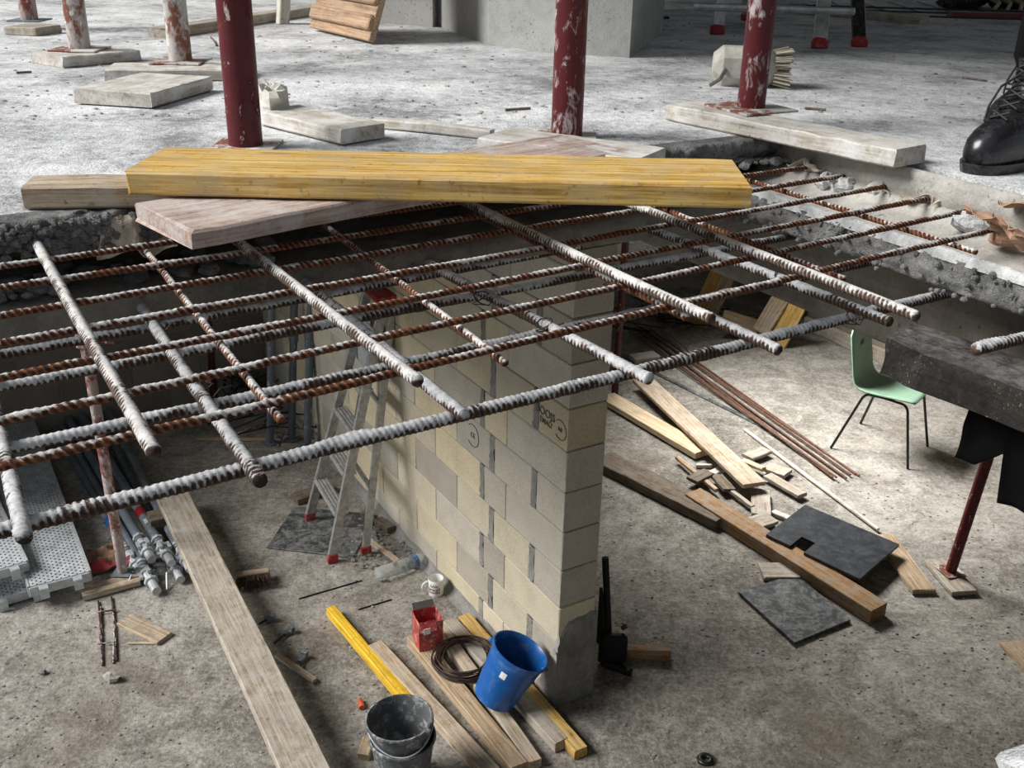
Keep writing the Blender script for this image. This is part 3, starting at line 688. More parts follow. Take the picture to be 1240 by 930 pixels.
for k, f in enumerate(feet):
    sx = .17 if k in (1, 2) else -.13; sy = .165*(1 if f.y > 0 else -1); b = MB()
    p2 = Vector((sx*.75, sy, .438)); top = Vector((sx, sy, .432)); pts = [Vector((f.x, f.y, .004)), Vector((f.x, f.y, .004)).lerp(top, .90)]
    e = pts[-1]
    for s_ in (.25, .5, .75, 1): pts.append(e*(1-s_)**2 + top*2*s_*(1-s_) + p2*s_*s_)
    pts.append(Vector((0, sy, .444))); b.tube(pts, .0095, 10); b.build('leg', M['black_metal'], chair, True, sharp=50)
b = MB(); b.box((.06, 0, .442), (.02, .32, .012)); b.box((-.09, 0, .440), (.02, .32, .012)); b.build('seat_rail', M['black_metal'], chair)
b = MB(); rg = random.Random(3)
for k in range(7): b.box((-.2505+.0, -.03+k*.009+rg.uniform(-.004, .004), .705+rg.uniform(-.015, .015)), (.002, .004, rg.uniform(.02, .05)), Matrix.Rotation(0, 4, 'X'))
b.v = [(-.2455-.115*(z-.705)*1.25+(.0014 if i % 8 > 3 else 0), y, z) for i, (x, y, z) in enumerate(b.v)]
b.v = [(x-.012, y, z+.03) for x, y, z in b.v]
b.build('scribble', M['black'], chair)

# ------------------------------------------------------------------ stepladder
f1, f2, f3 = at(376, 631), at(403, 681), at(439, 668)
ax = (f2-f1); wid = ax.length; ax.normalize(); nrm_ = Vector((-ax.y, ax.x, 0))
if nrm_.dot(f3-f2) < 0: nrm_ = -nrm_
dep = (f3-f2).dot(nrm_); dep = max(dep, .2)
lad = thing('stepladder', 'aluminium stepladder with red feet standing before the block wall', 'stepladder', basis((f1+f2)/2, ax))
li = lad.matrix_basis.inverted(); sy_ = 1 if (li.to_3x3() @ nrm_).y > 0 else -1
hT = 1.52; ytop = sy_*.40; wt = .13
def stile(name, x0, y0, x1, y1, z1=hT, w_=.055, d_=.022):
    A, B = Vector((x0, y0, .05)), Vector((x1, y1, z1)); mt = basis(A, B-A, None, (0, 1, 0)); L = (B-A).length
    b = MB(); b.box((L/2, 0, 0), (L, .024, w_), None, .004)
    for k in range(5): b.tube([(L*(.12+.2*k), -.014, 0), (L*(.12+.2*k), .014, 0)], .009, 8)
    o = b.build(name, M['alu'], lad, False, mt)
    A2 = Vector((x0, y0, .0)); b = MB(); b.box((0, 0, .03), (.034, .062, .06), None, .006); b.build('foot', M['red_plastic'], o, False, mt.inverted() @ T(A2)); return o
stile('front_stile', -wid/2, 0, -wt, ytop); stile('front_stile', wid/2, 0, wt, ytop)
stile('rear_stile', -wid/2+.02, sy_*dep, -wt+.02, ytop+sy_*.05, hT-.06, .045); stile('rear_stile', wid/2-.0, sy_*dep, wt-.02, ytop+sy_*.05, hT-.06, .045)
for k in range(6):
    f = (k+1)*.245/hT
    if f > .93: break
    b = MB(); ww = 2*((wid/2)*(1-f)+wt*f); y = ytop*f; z = .05+(hT-.05)*f
    b.box((0, y+sy_*.01, z), (ww-.03, .085, .022), None, .004)
    for r_ in range(4): b.box((0, y+sy_*(-.02+.02*r_), z+.0125), (ww-.04, .006, .004))
    b.build('step', M['alu'], lad)
b = MB(); b.box((0, ytop+sy_*.02, hT+.0), (wt*2+.05, .16, .035), None, .008); b.build('top_cap', M['red_plastic'], lad)
for f in (.25, .6):
    b = MB(); b.box((0, sy_*dep*(1-f)+f*(ytop+sy_*.05), .05+(hT-.1)*f), (wid*(1-f)+2*wt*f-.04, .02, .03), None, .003); b.build('rear_brace', M['alu'], lad)
b = MB(); b.box((0, ytop*.80, hT*.80), (2*wt+.08, .004, .30)); b.build('back_panel', M['galv'], lad)

# ------------------------------------------------------------------ left: decks, lying props, boards
def deck(label, p_end, p_far, z, length=2.3, wd=.32):
    A = at(*p_end, z); B = at(*p_far, z); x = (A-B).normalized(); A0 = A - x*length
    root = thing('scaffold_deck', label, 'scaffold deck', basis(A0-Vector((0, 0, .065)), x), 'perforated scaffold decks in the left pile')
    b = MB(); b.grid(lambda i, j: (length*i, (j-.5)*wd, .065), 8, 4); o = b.build('deck_plate', M['deck'], root); md = o.modifiers.new('t', 'SOLIDIFY'); md.thickness = .003
    for s_ in (-1, 1):
        b = MB(); b.box((length/2, s_*(wd/2-.002), .032), (length, .004, .062)); b.box((length/2, s_*(wd/2-.012), .003), (length, .02, .004)); b.box((length/2, s_*(wd/2-.006), .0665), (length, .012, .004)); b.build('side_flange', M['galv'], root)
    for x_ in (0, length):
        b = MB(); b.box((x_, 0, .033), (.022, wd-.01, .056), None, .004); b.build('end_rail', M['galv'], root)
        for s_ in (-1, 1):
            b = MB(); d_ = 1 if x_ > 0 else -1
            b.box((x_+d_*.02, s_*.085, .056), (.05, .045, .008)); b.box((x_+d_*.046, s_*.085, .028), (.007, .045, .06)); b.build('hook', M['galv'], root)
    return root
deck('bottom scaffold deck of the pile, mostly covered by the others', (22, 716), (-35, 560), .070)
deck('darker perforated scaffold deck on top at the right of the pile', (72, 701), (25, 556), .138)
deck('bright perforated scaffold deck at the left edge of the pile', (-5, 690), (-60, 560), .206)
tubes = [((57, 502), (170, 694), .036, .028), ((77, 497), (184, 678), .10, .028), ((92, 492), (208, 682), .10, .028), ((66, 500), (190, 716), .036, .03), ((116, 494), (219, 702), .036, .028), ((128, 492), (230, 690), .095, .026)]
tl = ['first from the left', 'second from the left, upper layer', 'third from left with a label', 'in the lower middle, poking out furthest', 'low on the floor, fourth', 'rightmost, dark against the thick plank']
for k, (a, c, z, r) in enumerate(tubes):
    A, B = at(*a, z), at(*c, z); L = (B-A).length
    root = thing('steel_prop', 'grey galvanised prop lying in the bundle at left, '+tl[k], 'prop', basis(A, B-A), 'grey props lying in a bundle')
    b = MB(); b.tube([(0, 0, 0), (L*.9, 0, 0)], r, 16); b.build('outer_tube', M['grey_prop'], root, True, sharp=40)
    b = MB(); rc = r*1.28
    for x0 in (L*.88, L*.92, L*.955): b.tube([(x0, 0, 0), (x0+.022, 0, 0)], rc, 8)
    b.tube([(L*.88, 0, 0), (L*1.0, 0, 0)], r*.85, 12)
    for j in range(4):
        an = j*math.pi/2+k; b.box((L*.93, rc*math.cos(an), rc*math.sin(an)), (.06, .018, .018))
    b.build('collar', M['galv'], root)
    b = MB(); an = k*1.3+.4; b.tube([(L*.94, 0, 0), (L*.94+.10*math.cos(an), .10*math.sin(an)*.9, .02), (L*.96+.15*math.cos(an), .13*math.sin(an), max(-z+.008, -.03))], .006, 6); b.build('handle', M['galv'], root)
    if k in (0, 2, 4):
        b = MB(); b.tube([(L*.72, 0, 0), (L*.76, 0, 0)], r*1.012, 16, False); b.build('colour_band', M['print_red'] if k != 0 else M['blue_plastic'], root, True)
    if k == 2:
        text('AEK', .030, M['white_lab'], root, Matrix.Translation((L*.80, -r*.42, r*.95)) @ Matrix.Rotation(R(24), 4, 'X'))
board('base_board', 'short tan board under the white and red prop at the left', 'board', at(98, 716, .04), at(168, 697, .04), .10, .036, M['pale_wood'])
# red cement bag scrap
b = MB(); q0 = at(128, 680, 0)
def bagf(i, j):
    x, y = (i-.5)*.26, (j-.5)*.26; return (x, y, .018+.05*abs(noise.noise(Vector((x*7, y*7, 2))))+.03*noise.noise(Vector((x*18, y*18, 2))))
b.grid(bagf, 16, 16); bag = b.build('cement_bag', M['bag_tan'], None, False, T(q0) @ Matrix.Rotation(.4, 4, 'Z')); bag.modifiers.new('t', 'SOLIDIFY').thickness = .004
tag(bag, 'crumpled tan cement bag with red edge lying behind the white and red prop', 'bag')
b = MB(); b.grid(lambda i, j: (lambda q: (q[0], q[1], q[2]+.005))(bagf(i, j*.3)), 16, 5); b.build('red_print', M['bag_red'], bag)
# the thick long plank on two bearers
boardq('thick_plank', 'long thick weathered plank running diagonally past the lying grey props', 'plank', [(181, 585), (222, 580), (430, 990), (368, 990)], .215, .05, M['grey_wood'], jit=.003, seg=30, bev=.006)
board('bearer', 'rough timber bearer under the far end of the thick plank', 'bearer', at(180, 625, .164), at(235, 612, .164), .12, .163, M['dark_wood'])
board('bearer', 'rough timber bearer under the near end of the thick plank', 'bearer', at(372, 985, .164), at(445, 965, .164), .12, .163, M['dark_wood'])
# left wall: props leaning upright
for k, (px, py, r, lab) in enumerate([(210, 492, .026, 'first upright grey tube from the left in the stack by the rear wall'), (221, 489, .022, 'second upright grey tube in the stack by the rear wall'), (243, 486, .026, 'third upright grey tube in the stack by the rear wall'), (259, 484, .028, 'fourth, thicker reddish upright tube in the stack by the rear wall'), (277, 478, .024, 'fifth upright grey tube in the stack by the rear wall'),
        (327, 537, .026, 'grey tube standing in the debris, left of three near the block wall'), (353, 533, .026, 'grey tube standing in the debris, middle of three near the block wall'), (372, 541, .028, 'grey tube standing in the debris, right of three near the block wall'), (389, 536, .02, 'slim tube standing against the foot of the block wall')]):
    q = at(px, py, 0); h_ = 2.1 if k < 5 else 1.35; d_ = Vector((.04, .14, 0)) if k < 5 else Vector((.10, .08, 0))
    root = thing('upright_tube', lab, 'tube', basis_z(q, Vector((d_.x, d_.y, h_))), 'grey tubes stored upright')
    b = MB(); b.tube([(0, 0, .01), (0, 0, h_)], r, 14); b.build('tube', M['grey_prop'] if k != 3 else M['dark_prop'], root, True, sharp=40)
    b = MB(); b.tube([(0, 0, h_*.55), (0, 0, h_*.55+.04)], r*1.25, 12); b.build('coupler', M['grey_prop'], root, True, sharp=40)
    b = MB(); b.tube([(0, 0, 0), (0, 0, .012)], r*1.9, 12); b.build('flange', M['grey_prop'], root, True, sharp=40)
b = MB()
for k in range(26):
    c = at(290+random.uniform(-10, 85), 500+random.uniform(-40, 45), .04); pts = [c+Vector((random.uniform(-.2, .2), random.uniform(-.2, .2), random.uniform(0, .22))) for _ in range(4)]; b.tube(pts, .006, 5)
tag(b.build('tangled_wire', M['black_metal']), 'tangle of dark wire and cable on the floor between the standing tubes', 'wire', kind='stuff')
board('thin_batten', 'thin yellowish batten on the dark floor below the rusty mat at left', 'batten', at(238, 530, .02), at(322, 531, .02), .028, .02, M['tan_wood'])
# ladder's black board and scraps
boardq('black_board', 'black film-faced board under the feet of the aluminium stepladder', 'board', [(352, 613), (329, 662), (432, 676), (452, 622)], .012, .012, M['black_ply2'])
board('offcut', 'brown plank offcut behind the stepladder', 'offcut', at(356, 602, .04), at(402, 586, .04), .10, .036, M['dark_wood'])
board('thin_batten', 'thin batten along the foot of the block wall behind the stepladder', 'batten', at(446, 652, .02), at(482, 678, .02), .035, .018, M['pale_wood'])
board('offcut', 'small dark offcut at the foot of the block wall right of the stepladder', 'offcut', at(458, 627, .045), at(474, 638, .045), .06, .04, M['dark_wood'])
b = MB()
for k in range(170):
    c = at(random.uniform(425, 500), random.uniform(625, 690), 0); s_ = random.uniform(.006, .02); b.lump((c.x, c.y, s_*.4), (s_, s_*.8, s_*.6), .5, k, 6, 4)
tag(b.build('rubble', M['mortar']), 'grey rubble crumbs along the foot of the block wall', 'rubble', kind='stuff')

# ------------------------------------------------------------------ bottle, mug, tin, coil, buckets
A, B = at(456, 696, .04), at(508, 678, .036); L = .33
root = thing('plastic_bottle', 'clear ribbed plastic bottle lying on the floor near the mug', 'bottle', basis(A, B-A))
rr = .040; prof = [(0, 0), (rr*.7, .0), (rr, .012)]
for k in range(9): prof += [(rr, .02+k*.022), (rr*.93, .03+k*.022)]
prof += [(rr, .222), (rr*.96, .228), (rr*.96, .262), (rr, .266), (rr*.9, .285), (rr*.5, .312), (.014, .325), (.0135, .345)]
MX = Matrix.Rotation(R(90), 4, 'Y')
b = MB(); b.lathe(prof, 24, MX); o = b.build('bottle_body', M['pet'], root, True)
b = MB(); b.lathe([(rr*.975, .23), (rr*.975, .26)], 24, MX); b.build('blue_label', M['blue_label'], root, True)
b = MB(); b.lathe([(0, .362), (.0155, .362), (.0155, .342), (.0, .342)], 16, MX); b.build('cap', M['white_lab'], root)
q = at(528, 718, 0); fwd = (Vector((0, 0, 0))-Vector((q.x, q.y, 0))).normalized(); sd = Vector((-fwd.y, fwd.x, 0))
mug = thing('mug', 'white mug with dark red lettering standing at the foot of the block wall', 'mug', basis(q, fwd))
b = MB(); b.lathe([(0, .004), (.036, .004), (.041, .0), (.043, .01), (.043, .098), (.0415, .100), (.039, .097), (.039, .012), (0, .010)], 32); b.build('cup', M['ceramic'], mug, True, sharp=50)
b = MB(); hd = Matrix.Rotation(R(-78), 4, 'Z'); b.tube([hd @ Vector((.040+.036*math.sin(a*math.pi/10), 0, .052-.032*math.cos(a*math.pi/10))) for a in range(11)], .0062, 8); b.build('handle', M['ceramic'], mug, True)
for k, (tx, dz) in enumerate([('bôle', .07), ('beauté', .05), ('famille', .031)]):
    o = text(tx, .027, M['print_red'], None, Matrix.Identity(4)); me = o.data
    for v in me.vertices:
        an = v.co.x/.0434 - .25; rad = .0436; v.co = Vector((rad*math.cos(an), rad*math.sin(an), dz+v.co.y))
    o.parent = mug; o.matrix_local = Matrix.Identity(4)
# timbers on the floor, front middle
boardq('timber', 'yellow painted timber, leftmost of the row before the grey buckets', 'timber', [(396, 737), (404, 731), (512, 857), (500, 862)], .055, .053, M['yellow_paint'])
boardq('timber', 'pale timber running behind the grey buckets, second from left in the row', 'timber', [(447, 781), (461, 775), (618, 940), (590, 944)], .058, .056, M['pale_wood'])
boardq('timber', 'broad dirty timber under the red tin, third from left in the row', 'timber', [(491, 772), (512, 764), (637, 922), (622, 930)], .062, .058, M['tan_wood'])
boardq('timber', 'slim timber under the wire coil and blue bucket, middle of the row', 'timber', [(527, 762), (540, 756), (656, 917), (640, 924)], .056, .054, M['pale_wood'])
boardq('timber', 'greyish timber, second from the right in the row by the wall', 'timber', [(536, 752), (552, 747), (688, 893), (672, 900)], .058, .056, M['grey_wood'])
boardq('timber', 'timber with yellow paint, rightmost of the row along the wall foot', 'timber', [(555, 746), (569, 742), (711, 902), (696, 910)], .056, .054, M['yellow_ply'])
board('offcut', 'small square wood offcut left of the grey buckets', 'offcut', at(440, 913, .04), at(447, 892, .04), .055, .038, M['tan_wood'])
# tin
q = at(517, 785, .063); tin = thing('paint_tin', 'dented red square tin with torn lid standing on a timber', 'tin', basis(q+Vector((0, .05, 0)), Vector((.88, .35, 0))))
W2, HT = .062, .165
def tn(s_, z, k): return [(sx*s_*(1+.04*noise.noise(Vector((sx, sy, z*9+k)))), sy*s_*(1+.04*noise.noise(Vector((sy, sx, z*9)))), z) for sx, sy in ((-1, -1), (0, -1.03), (1, -1), (1.03, 0), (1, 1), (0, 1.03), (-1, 1), (-1.03, 0))]
b = MB(); b.loft([tn(W2, z, 0) for z in (.0, .04, .08, .12, HT)]+[tn(W2*.96, z, 0) for z in (HT, .1, .02)], True); b.build('tin_body', M['red_tin'], tin)
b = MB(); b.grid(lambda i, j: ((i-.5)*.085-.02, -.062-.028*j, HT+.012-.045*j+.006*noise.noise(Vector((i*5, j*5, 0)))), 6, 6); o = b.build('torn_flap', M['red_tin'], tin); o.modifiers.new('t', 'SOLIDIFY').thickness = .0015
b = MB(); b.grid(lambda i, j: ((i-.5)*.11, .062+.02*j, HT+.03*j), 4, 3); o = b.build('torn_lid', M['steel_in'], tin); o.modifiers.new('t', 'SOLIDIFY').thickness = .0015
b = MB(); b.box((.0635, 0.0, .085), (.002, .075, .09)); b.build('label', M['white_lab'], tin)
b = MB(); b.box((-.03, -.0935, HT-.025), (.034, .002, .034), Matrix.Translation((0, 0, 0))); b.build('label', M['white_lab'], tin)
# wire coil
q = at(563, 797, .085); b = MB(); rg = random.Random(5); tl_ = basis(q, (1, 0, 0), None, (-.10, -.05, 1))
for k in range(22):
    r_ = .135+rg.uniform(-.02, .02); ph = rg.uniform(0, 6); oz = rg.uniform(-.016, .02); ox, oy = rg.uniform(-.012, .012), rg.uniform(-.012, .012)
    b.tube([(ox+r_*math.cos(a/36*6.2832)*(1+.04*math.sin(a/36*12.57+ph)), oy+r_*math.sin(a/36*6.2832), oz+.006*math.sin(a/36*6.2832*2+ph)) for a in range(37)], .0026, 5, False)
tag(b.build('wire_coil', M['wire'], None, True, tl_), 'coil of dark tie wire lying on the timbers beside the blue bucket', 'wire coil')
# buckets
def bucket_prof(r0, r1, h, t=.003, rim=.008):
    return [(0, .004), (r0*.9, .004), (r0*.94, 0), (r0, .004), (r1*.985, h-.02), (r1+rim*.4, h-.018), (r1+rim, h-.010), (r1+rim*.8, h), (r1, h+.002), (r1-t, h-.004), (r1-t-.004, h-.03), (r0-t, .010), (0, .010)]
q = at(604, 868, .058); axis = Vector((.46, .06, 1)).normalized(); bb = thing('blue_bucket', 'blue plastic bucket leaning on the timbers beside the block wall', 'bucket', basis_z(q+Vector((-.025, .085, .04)), axis))
b = MB(); b.lathe(bucket_prof(.100, .133, .285), 40); b.build('bucket_body', M['blue_plastic'], bb, True, sharp=45)
cd = (bb.matrix_basis.inverted().to_3x3() @ Vector((-.25, -1, 0))); an0 = math.atan2(cd.y, cd.x)
b = MB()
b.grid(lambda i, j: ((.1325+.0)*(1-.245*(1-(.185+.036*j)/.265))*1.0*math.cos(an0-.32+.24*i)+0, .1325*(1-.245*(1-(.185+.036*j)/.265))*math.sin(an0-.32+.24*i), .185+.036*j), 5, 2); b.build('price_label', M['white_lab'], bb, True)
b = MB(); b.lump((.135*math.cos(an0-1.55), .135*math.sin(an0-1.55), .262), (.02, .012, .012), .2, 1); b.lump((.135*math.cos(an0+1.55), .135*math.sin(an0+1.55), .262), (.018, .012, .012), .2, 1); b.build('handle_lug', M['blue_plastic'], bb, True)
q = at(489, 948, 0)
gb = thing('grey_bucket', 'lower grey rubber bucket, cement stained, holding another bucket at the front edge', 'bucket', basis_z(q, (0, 0, 1)))
b = MB(); b.lathe(bucket_prof(.105, .135, .27), 40); b.build('bucket_body', M['grey_bucket'], gb, True, sharp=45)
gb2 = thing('grey_bucket', 'upper grey rubber bucket with wire handle, sitting inside another bucket', 'bucket', basis_z(q+Vector((0, .004, .085)), Vector((-.04, .0, 1))))
b = MB(); b.lathe(bucket_prof(.102, .136, .275), 40); b.build('bucket_body', M['grey_bucket'], gb2, True, sharp=45)
b = MB(); b.tube([(.142*math.cos(a), .142*math.sin(a)*1.0, .262-.075*math.sin((a+2.6)/2.6*math.pi)) for a in [(-2.6+i*2.6/20) for i in range(21)]], .003, 6); b.build('wire_handle', M['galv'], gb2)
b = MB(); b.box((.146*math.cos(-.55), .146*math.sin(-.55), .262), (.03, .02, .03), None, .005); b.box((.143*math.cos(2.5), .143*math.sin(2.5), .262), (.03, .02, .03), None, .005); b.build('handle_lug', M['grey_bucket'], gb2)

# small things on the lower floor
def rod(name, label, a, c, r, mat, z=None, cat='rod', group=None):
    z = r if z is None else z; b = MB(); A, B = at(*a, z), at(*c, z); md = (A+B)/2; b.tube([A-md, Vector((0, 0, 0))+Vector((.003, .002, 0)), B-md], r, 7); return tag(b.build(name, mat, None, False, T(md)), label, cat, group)
rod('thin_rod', 'thin dark rod on the floor left of the bottle', (362, 725), (438, 703), .004, M['black'])
rod('thin_rod', 'short thin dark rod on the floor between bottle and yellow timber', (434, 738), (474, 726), .004, M['black'])
rod('thin_stick', 'thin pale stick beside the tan offcut at lower left', (155, 779), (188, 779), .006, M['bright_pine'], cat='stick')
boardq('offcut', 'tan square plank offcut lying on the lower left floor', 'offcut', [(140, 755), (161, 742), (208, 766), (190, 777)], .022, .022, M['pale_wood'])
# bent rebar ties: two pairs of rods
sp = thing('rebar_spacer', 'rusty ladder of bent rebar spacers on the lower left floor', 'rebar spacer', T(at(129, 765, 0)))
for (a, c) in [((119, 728), (124, 806)), ((122, 735), (121, 780)), ((135, 723), (141, 800)), ((138, 740), (137, 803))]:
    b = MB(); A, B = at(*a, .008)-at(129, 765, 0), at(*c, .008)-at(129, 765, 0); b.tube([A, (A+B)/2+Vector((.004, 0, .003)), B], .0048, 7); b.build('rod', M['rebar_rust'], sp)
b = MB()
for y in (741, 742, 780): A, B = at(118, y, .016)-at(129, 765, 0), at(140, y-3, .016)-at(129, 765, 0); b.tube([A, B], .003, 6)
b.build('cross_tie', M['rebar_rust'], sp)
q = at(136, 824, 0); b = MB(); b.lump((0, 0, .022), (.045, .03, .026), .5, 4, 8, 5, None, .85); tag(b.build('concrete_chip', M['ledge'], None, False, T(q)), 'pale concrete chip lying below the rusty spacers', 'concrete chip')
q = at(52, 816, 0); b = MB(); b.lump((0, 0, .012), (.02, .017, .014), .5, 9, 8, 5, None, .8); tag(b.build('pebble', M['mortar'], None, False, T(q)), 'small grey pebble on the lower left floor', 'pebble')
# broom head
A, B = at(286, 702, .05), at(327, 696, .05); br = thing('broom_head', 'dark bristled broom head lying in the shade of the thick plank', 'broom', basis(Vector(((A+B)/2).to_tuple()[:2]+(0,)), B-A))
L = (B-A).length
b = MB(); b.box((0, .03, .055), (L, .045, .03), None, .006); b.build('stock', M['pale_wood'], br)
b = MB(); rg = random.Random(2)
for k in range(260): x, z = rg.uniform(-L/2, L/2), rg.uniform(.01, .075); b.tube([(x, .02, .04+(z-.04)*.5), (x+rg.uniform(-.008, .008), -.06+rg.uniform(-.012, .012), z)], .0016, 4)
b.build('bristles', M['bristle'], br)
# formwork clamps beside the thick plank
for k, (px, py, lab) in enumerate([(327, 752, 'grey clamp piece, farthest of three beside the thick plank'), (350, 768, 'grey clamp piece with black bar, middle of three beside the thick plank'), (367, 800, 'grey clamp piece nearest, touching the thin lath')]):
    q = at(px, py, 0); cl = thing('form_clamp', lab, 'clamp', T(q) @ Matrix.Rotation(.6*k, 4, 'Z'), 'small clamps beside the thick plank')
    b = MB(); b.box((0, 0, .014), (.06, .03, .026), None, .004); b.box((0.02, 0, .034), (.02, .034, .02), None, .003); b.build('jaw', M['grey_prop'], cl)
    b = MB(); b.tube([(.0, -.0, .02), (-.10 if k else -.05, -.045, .012)], .006, 6); b.build('bar', M['black_metal'], cl)
board('lath', 'short pale lath pointing out of the thick plank\'s shade', 'lath', at(335, 791, .03), at(381, 822, .03), .028, .022, M['pale_wood'])
q = at(437, 852, .014); b = MB(); b.tube([(-.03, 0, 0), (-.005, 0, 0), (-.004, 0, 0), (.03, 0, 0)], [.011, .012, .015, .015], 10); tag(b.build('plastic_plug', M['orange'], None, False, basis(q, (.35, -1, 0))), 'small orange plastic plug on the floor left of the grey buckets', 'plug')
q = at(854, 921, 0); b = MB(); b.lathe([(.013, .0), (.036, .0), (.038, .008), (.034, .016), (.016, .017), (.013, .012), (.013, 0)], 28, T(q)); tag(b.build('rubber_ring', M['black_metal'], None, True), 'black rubber ring lying on the floor at the bottom right', 'ring')
# behind the wall end: black tools and a timber
tq = at(738, 800, 0)
tools = thing('black_tool', 'black long-handled tool leaning behind the end of the block wall', 'tool', T(tq))
b = MB(); b.tube([(.0, .0, .02), (-.045, .10, .55)], .017, 10); b.build('handle', M['black'], tools)
b = MB(); b.box((.01, -.02, .09), (.14, .06, .18), None, .02); b.box((.06, -.05, .02), (.16, .05, .035), Matrix.Rotation(-.5, 4, 'Z'), .01); b.tube([(-.04, .02, .1), (-.06, .06, .40)], [.03, .008], 8); b.build('head', M['black'], tools)
b = MB(); b.tube([(.05, .0, .20), (.075, .0, .22)], .012, 10); b.build('grip_end', plain('dark_red_grip', (.10, .02, .03), .25), tools)
board('timber', 'orange brown timber lying behind the wall end beside the black tool', 'timber', at(742, 783, .06), at(812, 785, .06), .05, .06, M['orange_wood'])
boardq('offcut', 'pale board cut off by the right edge of the picture', 'offcut', [(1213, 777), (1246, 775), (1290, 815), (1250, 823)], .024, .024, M['tan_wood'])

# ------------------------------------------------------------------ scrap timber pile right of the wall
boardq('long_plank', 'pale new plank lying under the crossed plank behind the wall', 'plank', [(734, 486), (736, 470), (857, 541), (846, 551)], .06, .045, M['bright_pine'])
A, B = at(778, 458, .10), at(914, 585, .115); board('long_plank', 'long pale plank crossing over the others, pointing to the black plywood', 'plank', A, B, .165, .03, M['pale_wood'], seg=20)
boardq('beam', 'dark damp beam lying behind the wall end, leading to the orange timber', 'beam', [(722, 560), (736, 543), (884, 618), (872, 632)], .07, .068, M['dark_wood'], jit=.004)
boardq('beam', 'long orange-sided beam with dirty top under the black plywood sheet', 'beam', [(833, 601), (846, 588), (1070, 728), (1060, 742)], .085, .083, M['orange_wood'], jit=.003)
def plyq(label, q, z, mat, tk=.018, notch=False, zs_=None):
    pts = [at(*p_, (zs_[i] if zs_ else z)) for i, p_ in enumerate(q)]; n = (pts[1]-pts[0]).cross(pts[3]-pts[0]).normalized()
    if n.z < 0: n = -n
    c = sum(pts, Vector())/4; b = MB()
    if notch:
        a0_, a3_ = pts[0], pts[3]; e = (a3_-a0_); inn = (pts[1]-pts[0])*.38
        pts = [pts[0], pts[1], pts[2], pts[3], a0_+e*.42, a0_+e*.42+inn*.75, a0_+e*.27+inn*.75, a0_+e*.27]
    nn_ = len(pts); tp = [p_-c for p_ in pts]; bt = [p_-c-n*tk for p_ in pts]
    b.add(tp+bt, [tuple(range(nn_)), tuple(range(nn_, 2*nn_))[::-1]]+[(i, nn_+i, nn_+(i+1) % nn_, (i+1) % nn_) for i in range(nn_)])
    return tag(b.build('plywood_sheet', mat, None, False, T(c)), label, 'plywood')
plyq('dark black plywood sheet with a notch, lying on the orange beam', [(928, 647), (975, 611), (1089, 659), (1041, 701)], .105, M['black_ply'], notch=True)
plyq('cement-stained black plywood sheet flat on the floor before the orange beam', [(894, 716), (964, 695), (1030, 750), (962, 778)], .022, M['black_ply2'])
boardq('offcut', 'curved pale board end poking out right of the dark plywood', 'offcut', [(1060, 652), (1080, 642), (1131, 711), (1108, 717)], .034, .032, M['tan_wood'])
board('white_strip', 'long thin white strip lying diagonally toward the leaning prop', 'strip', at(902, 519, .02), at(1064, 640, .03), .022, .016, M['white_strip'], seg=20)
board('flat_bar', 'long grey flat bar lying along the rusty rods', 'bar', at(748, 428, .012), at(939, 523, .012), .035, .01, M['black_ply2'])
rb = [((768, 396), (1020, 577)), ((772, 396), (1008, 578)), ((764, 400), (1002, 570)), ((776, 396), (1040, 576)), ((780, 398), (1030, 575)), ((762, 402), (1013, 578)), ((787, 398), (1036, 574)), ((770, 398), (1025, 579))]
for k, (a, c) in enumerate(rb):
    rod('rusty_rod', 'long thin rusty rod in the bundle on the floor left of the green chair', a, c, .0075, M['rod_rust'], .009+.012*(k % 3), 'rod', 'rusty rods in the bundle by the chair')
q = at(780, 433, .05); board('offcut', 'small white wood block on the floor beside the rusty rods', 'offcut', at(766, 432, .05), at(795, 428, .05), .13, .045, M['white_strip'])
scr = [((862, 572), (885, 560), .035, .06, 'dusty_wood', 'small pale board leaning out of the scrap at the plank crossing'),
       ((929, 563), (955, 572), .045, .13, 'grey_wood', 'square grey offcut right of the crossed plank'),
       ((930, 574), (972, 598), .05, .085, 'grey_wood', 'short grey board with cut end right of the crossed plank end'),
       ((921, 592), (922, 622), .045, .12, 'grey_wood', 'upright looking grey offcut below the crossed plank end'),
       ((820, 552), (868, 592), .06, .03, 'tan_wood', 'thin splintered stick across the dark beam'),
       ((843, 562), (862, 562), .03, .022, 'dusty_wood', 'tiny pale splinter beside the splintered stick'),
       ((868, 574), (884, 592), .06, .09, 'dark_wood', 'dark block under the crossed plank'),
       ((882, 590), (912, 612), .05, .03, 'grey_wood', 'thin grey lath in the scrap pile'),
       ((838, 580), (858, 570), .075, .09, 'dark_wood', 'dark stub end beside the orange beam\'s far end'),
       ((900, 556), (925, 566), .065, .05, 'bright_pine', 'bright splintered offcut beside the crossed plank'),
       ((905, 552), (928, 543), .05, .10, 'grey_wood', 'pale grey triangular offcut above the crossed plank'),
       ((936, 618), (965, 630), .03, .05, 'dusty_wood', 'pale sliver beside the dark plywood\'s far corner'),
       ((905, 635), (935, 625), .05, .12, 'grey_wood', 'flat grey board beneath the far corner of the dark plywood'),
       ((922, 690), (965, 690), .03, .15, 'grey_wood', 'flat grey board between beam and stained plywood')]
for k, (a, c, z, wd_, mt, lab) in enumerate(scr): board('scrap_offcut', lab, 'offcut', at(*a, z), at(*c, z), wd_, .026, M[mt], 'offcuts in the scrap pile', seg=5, roll=random.uniform(-.12, .12))
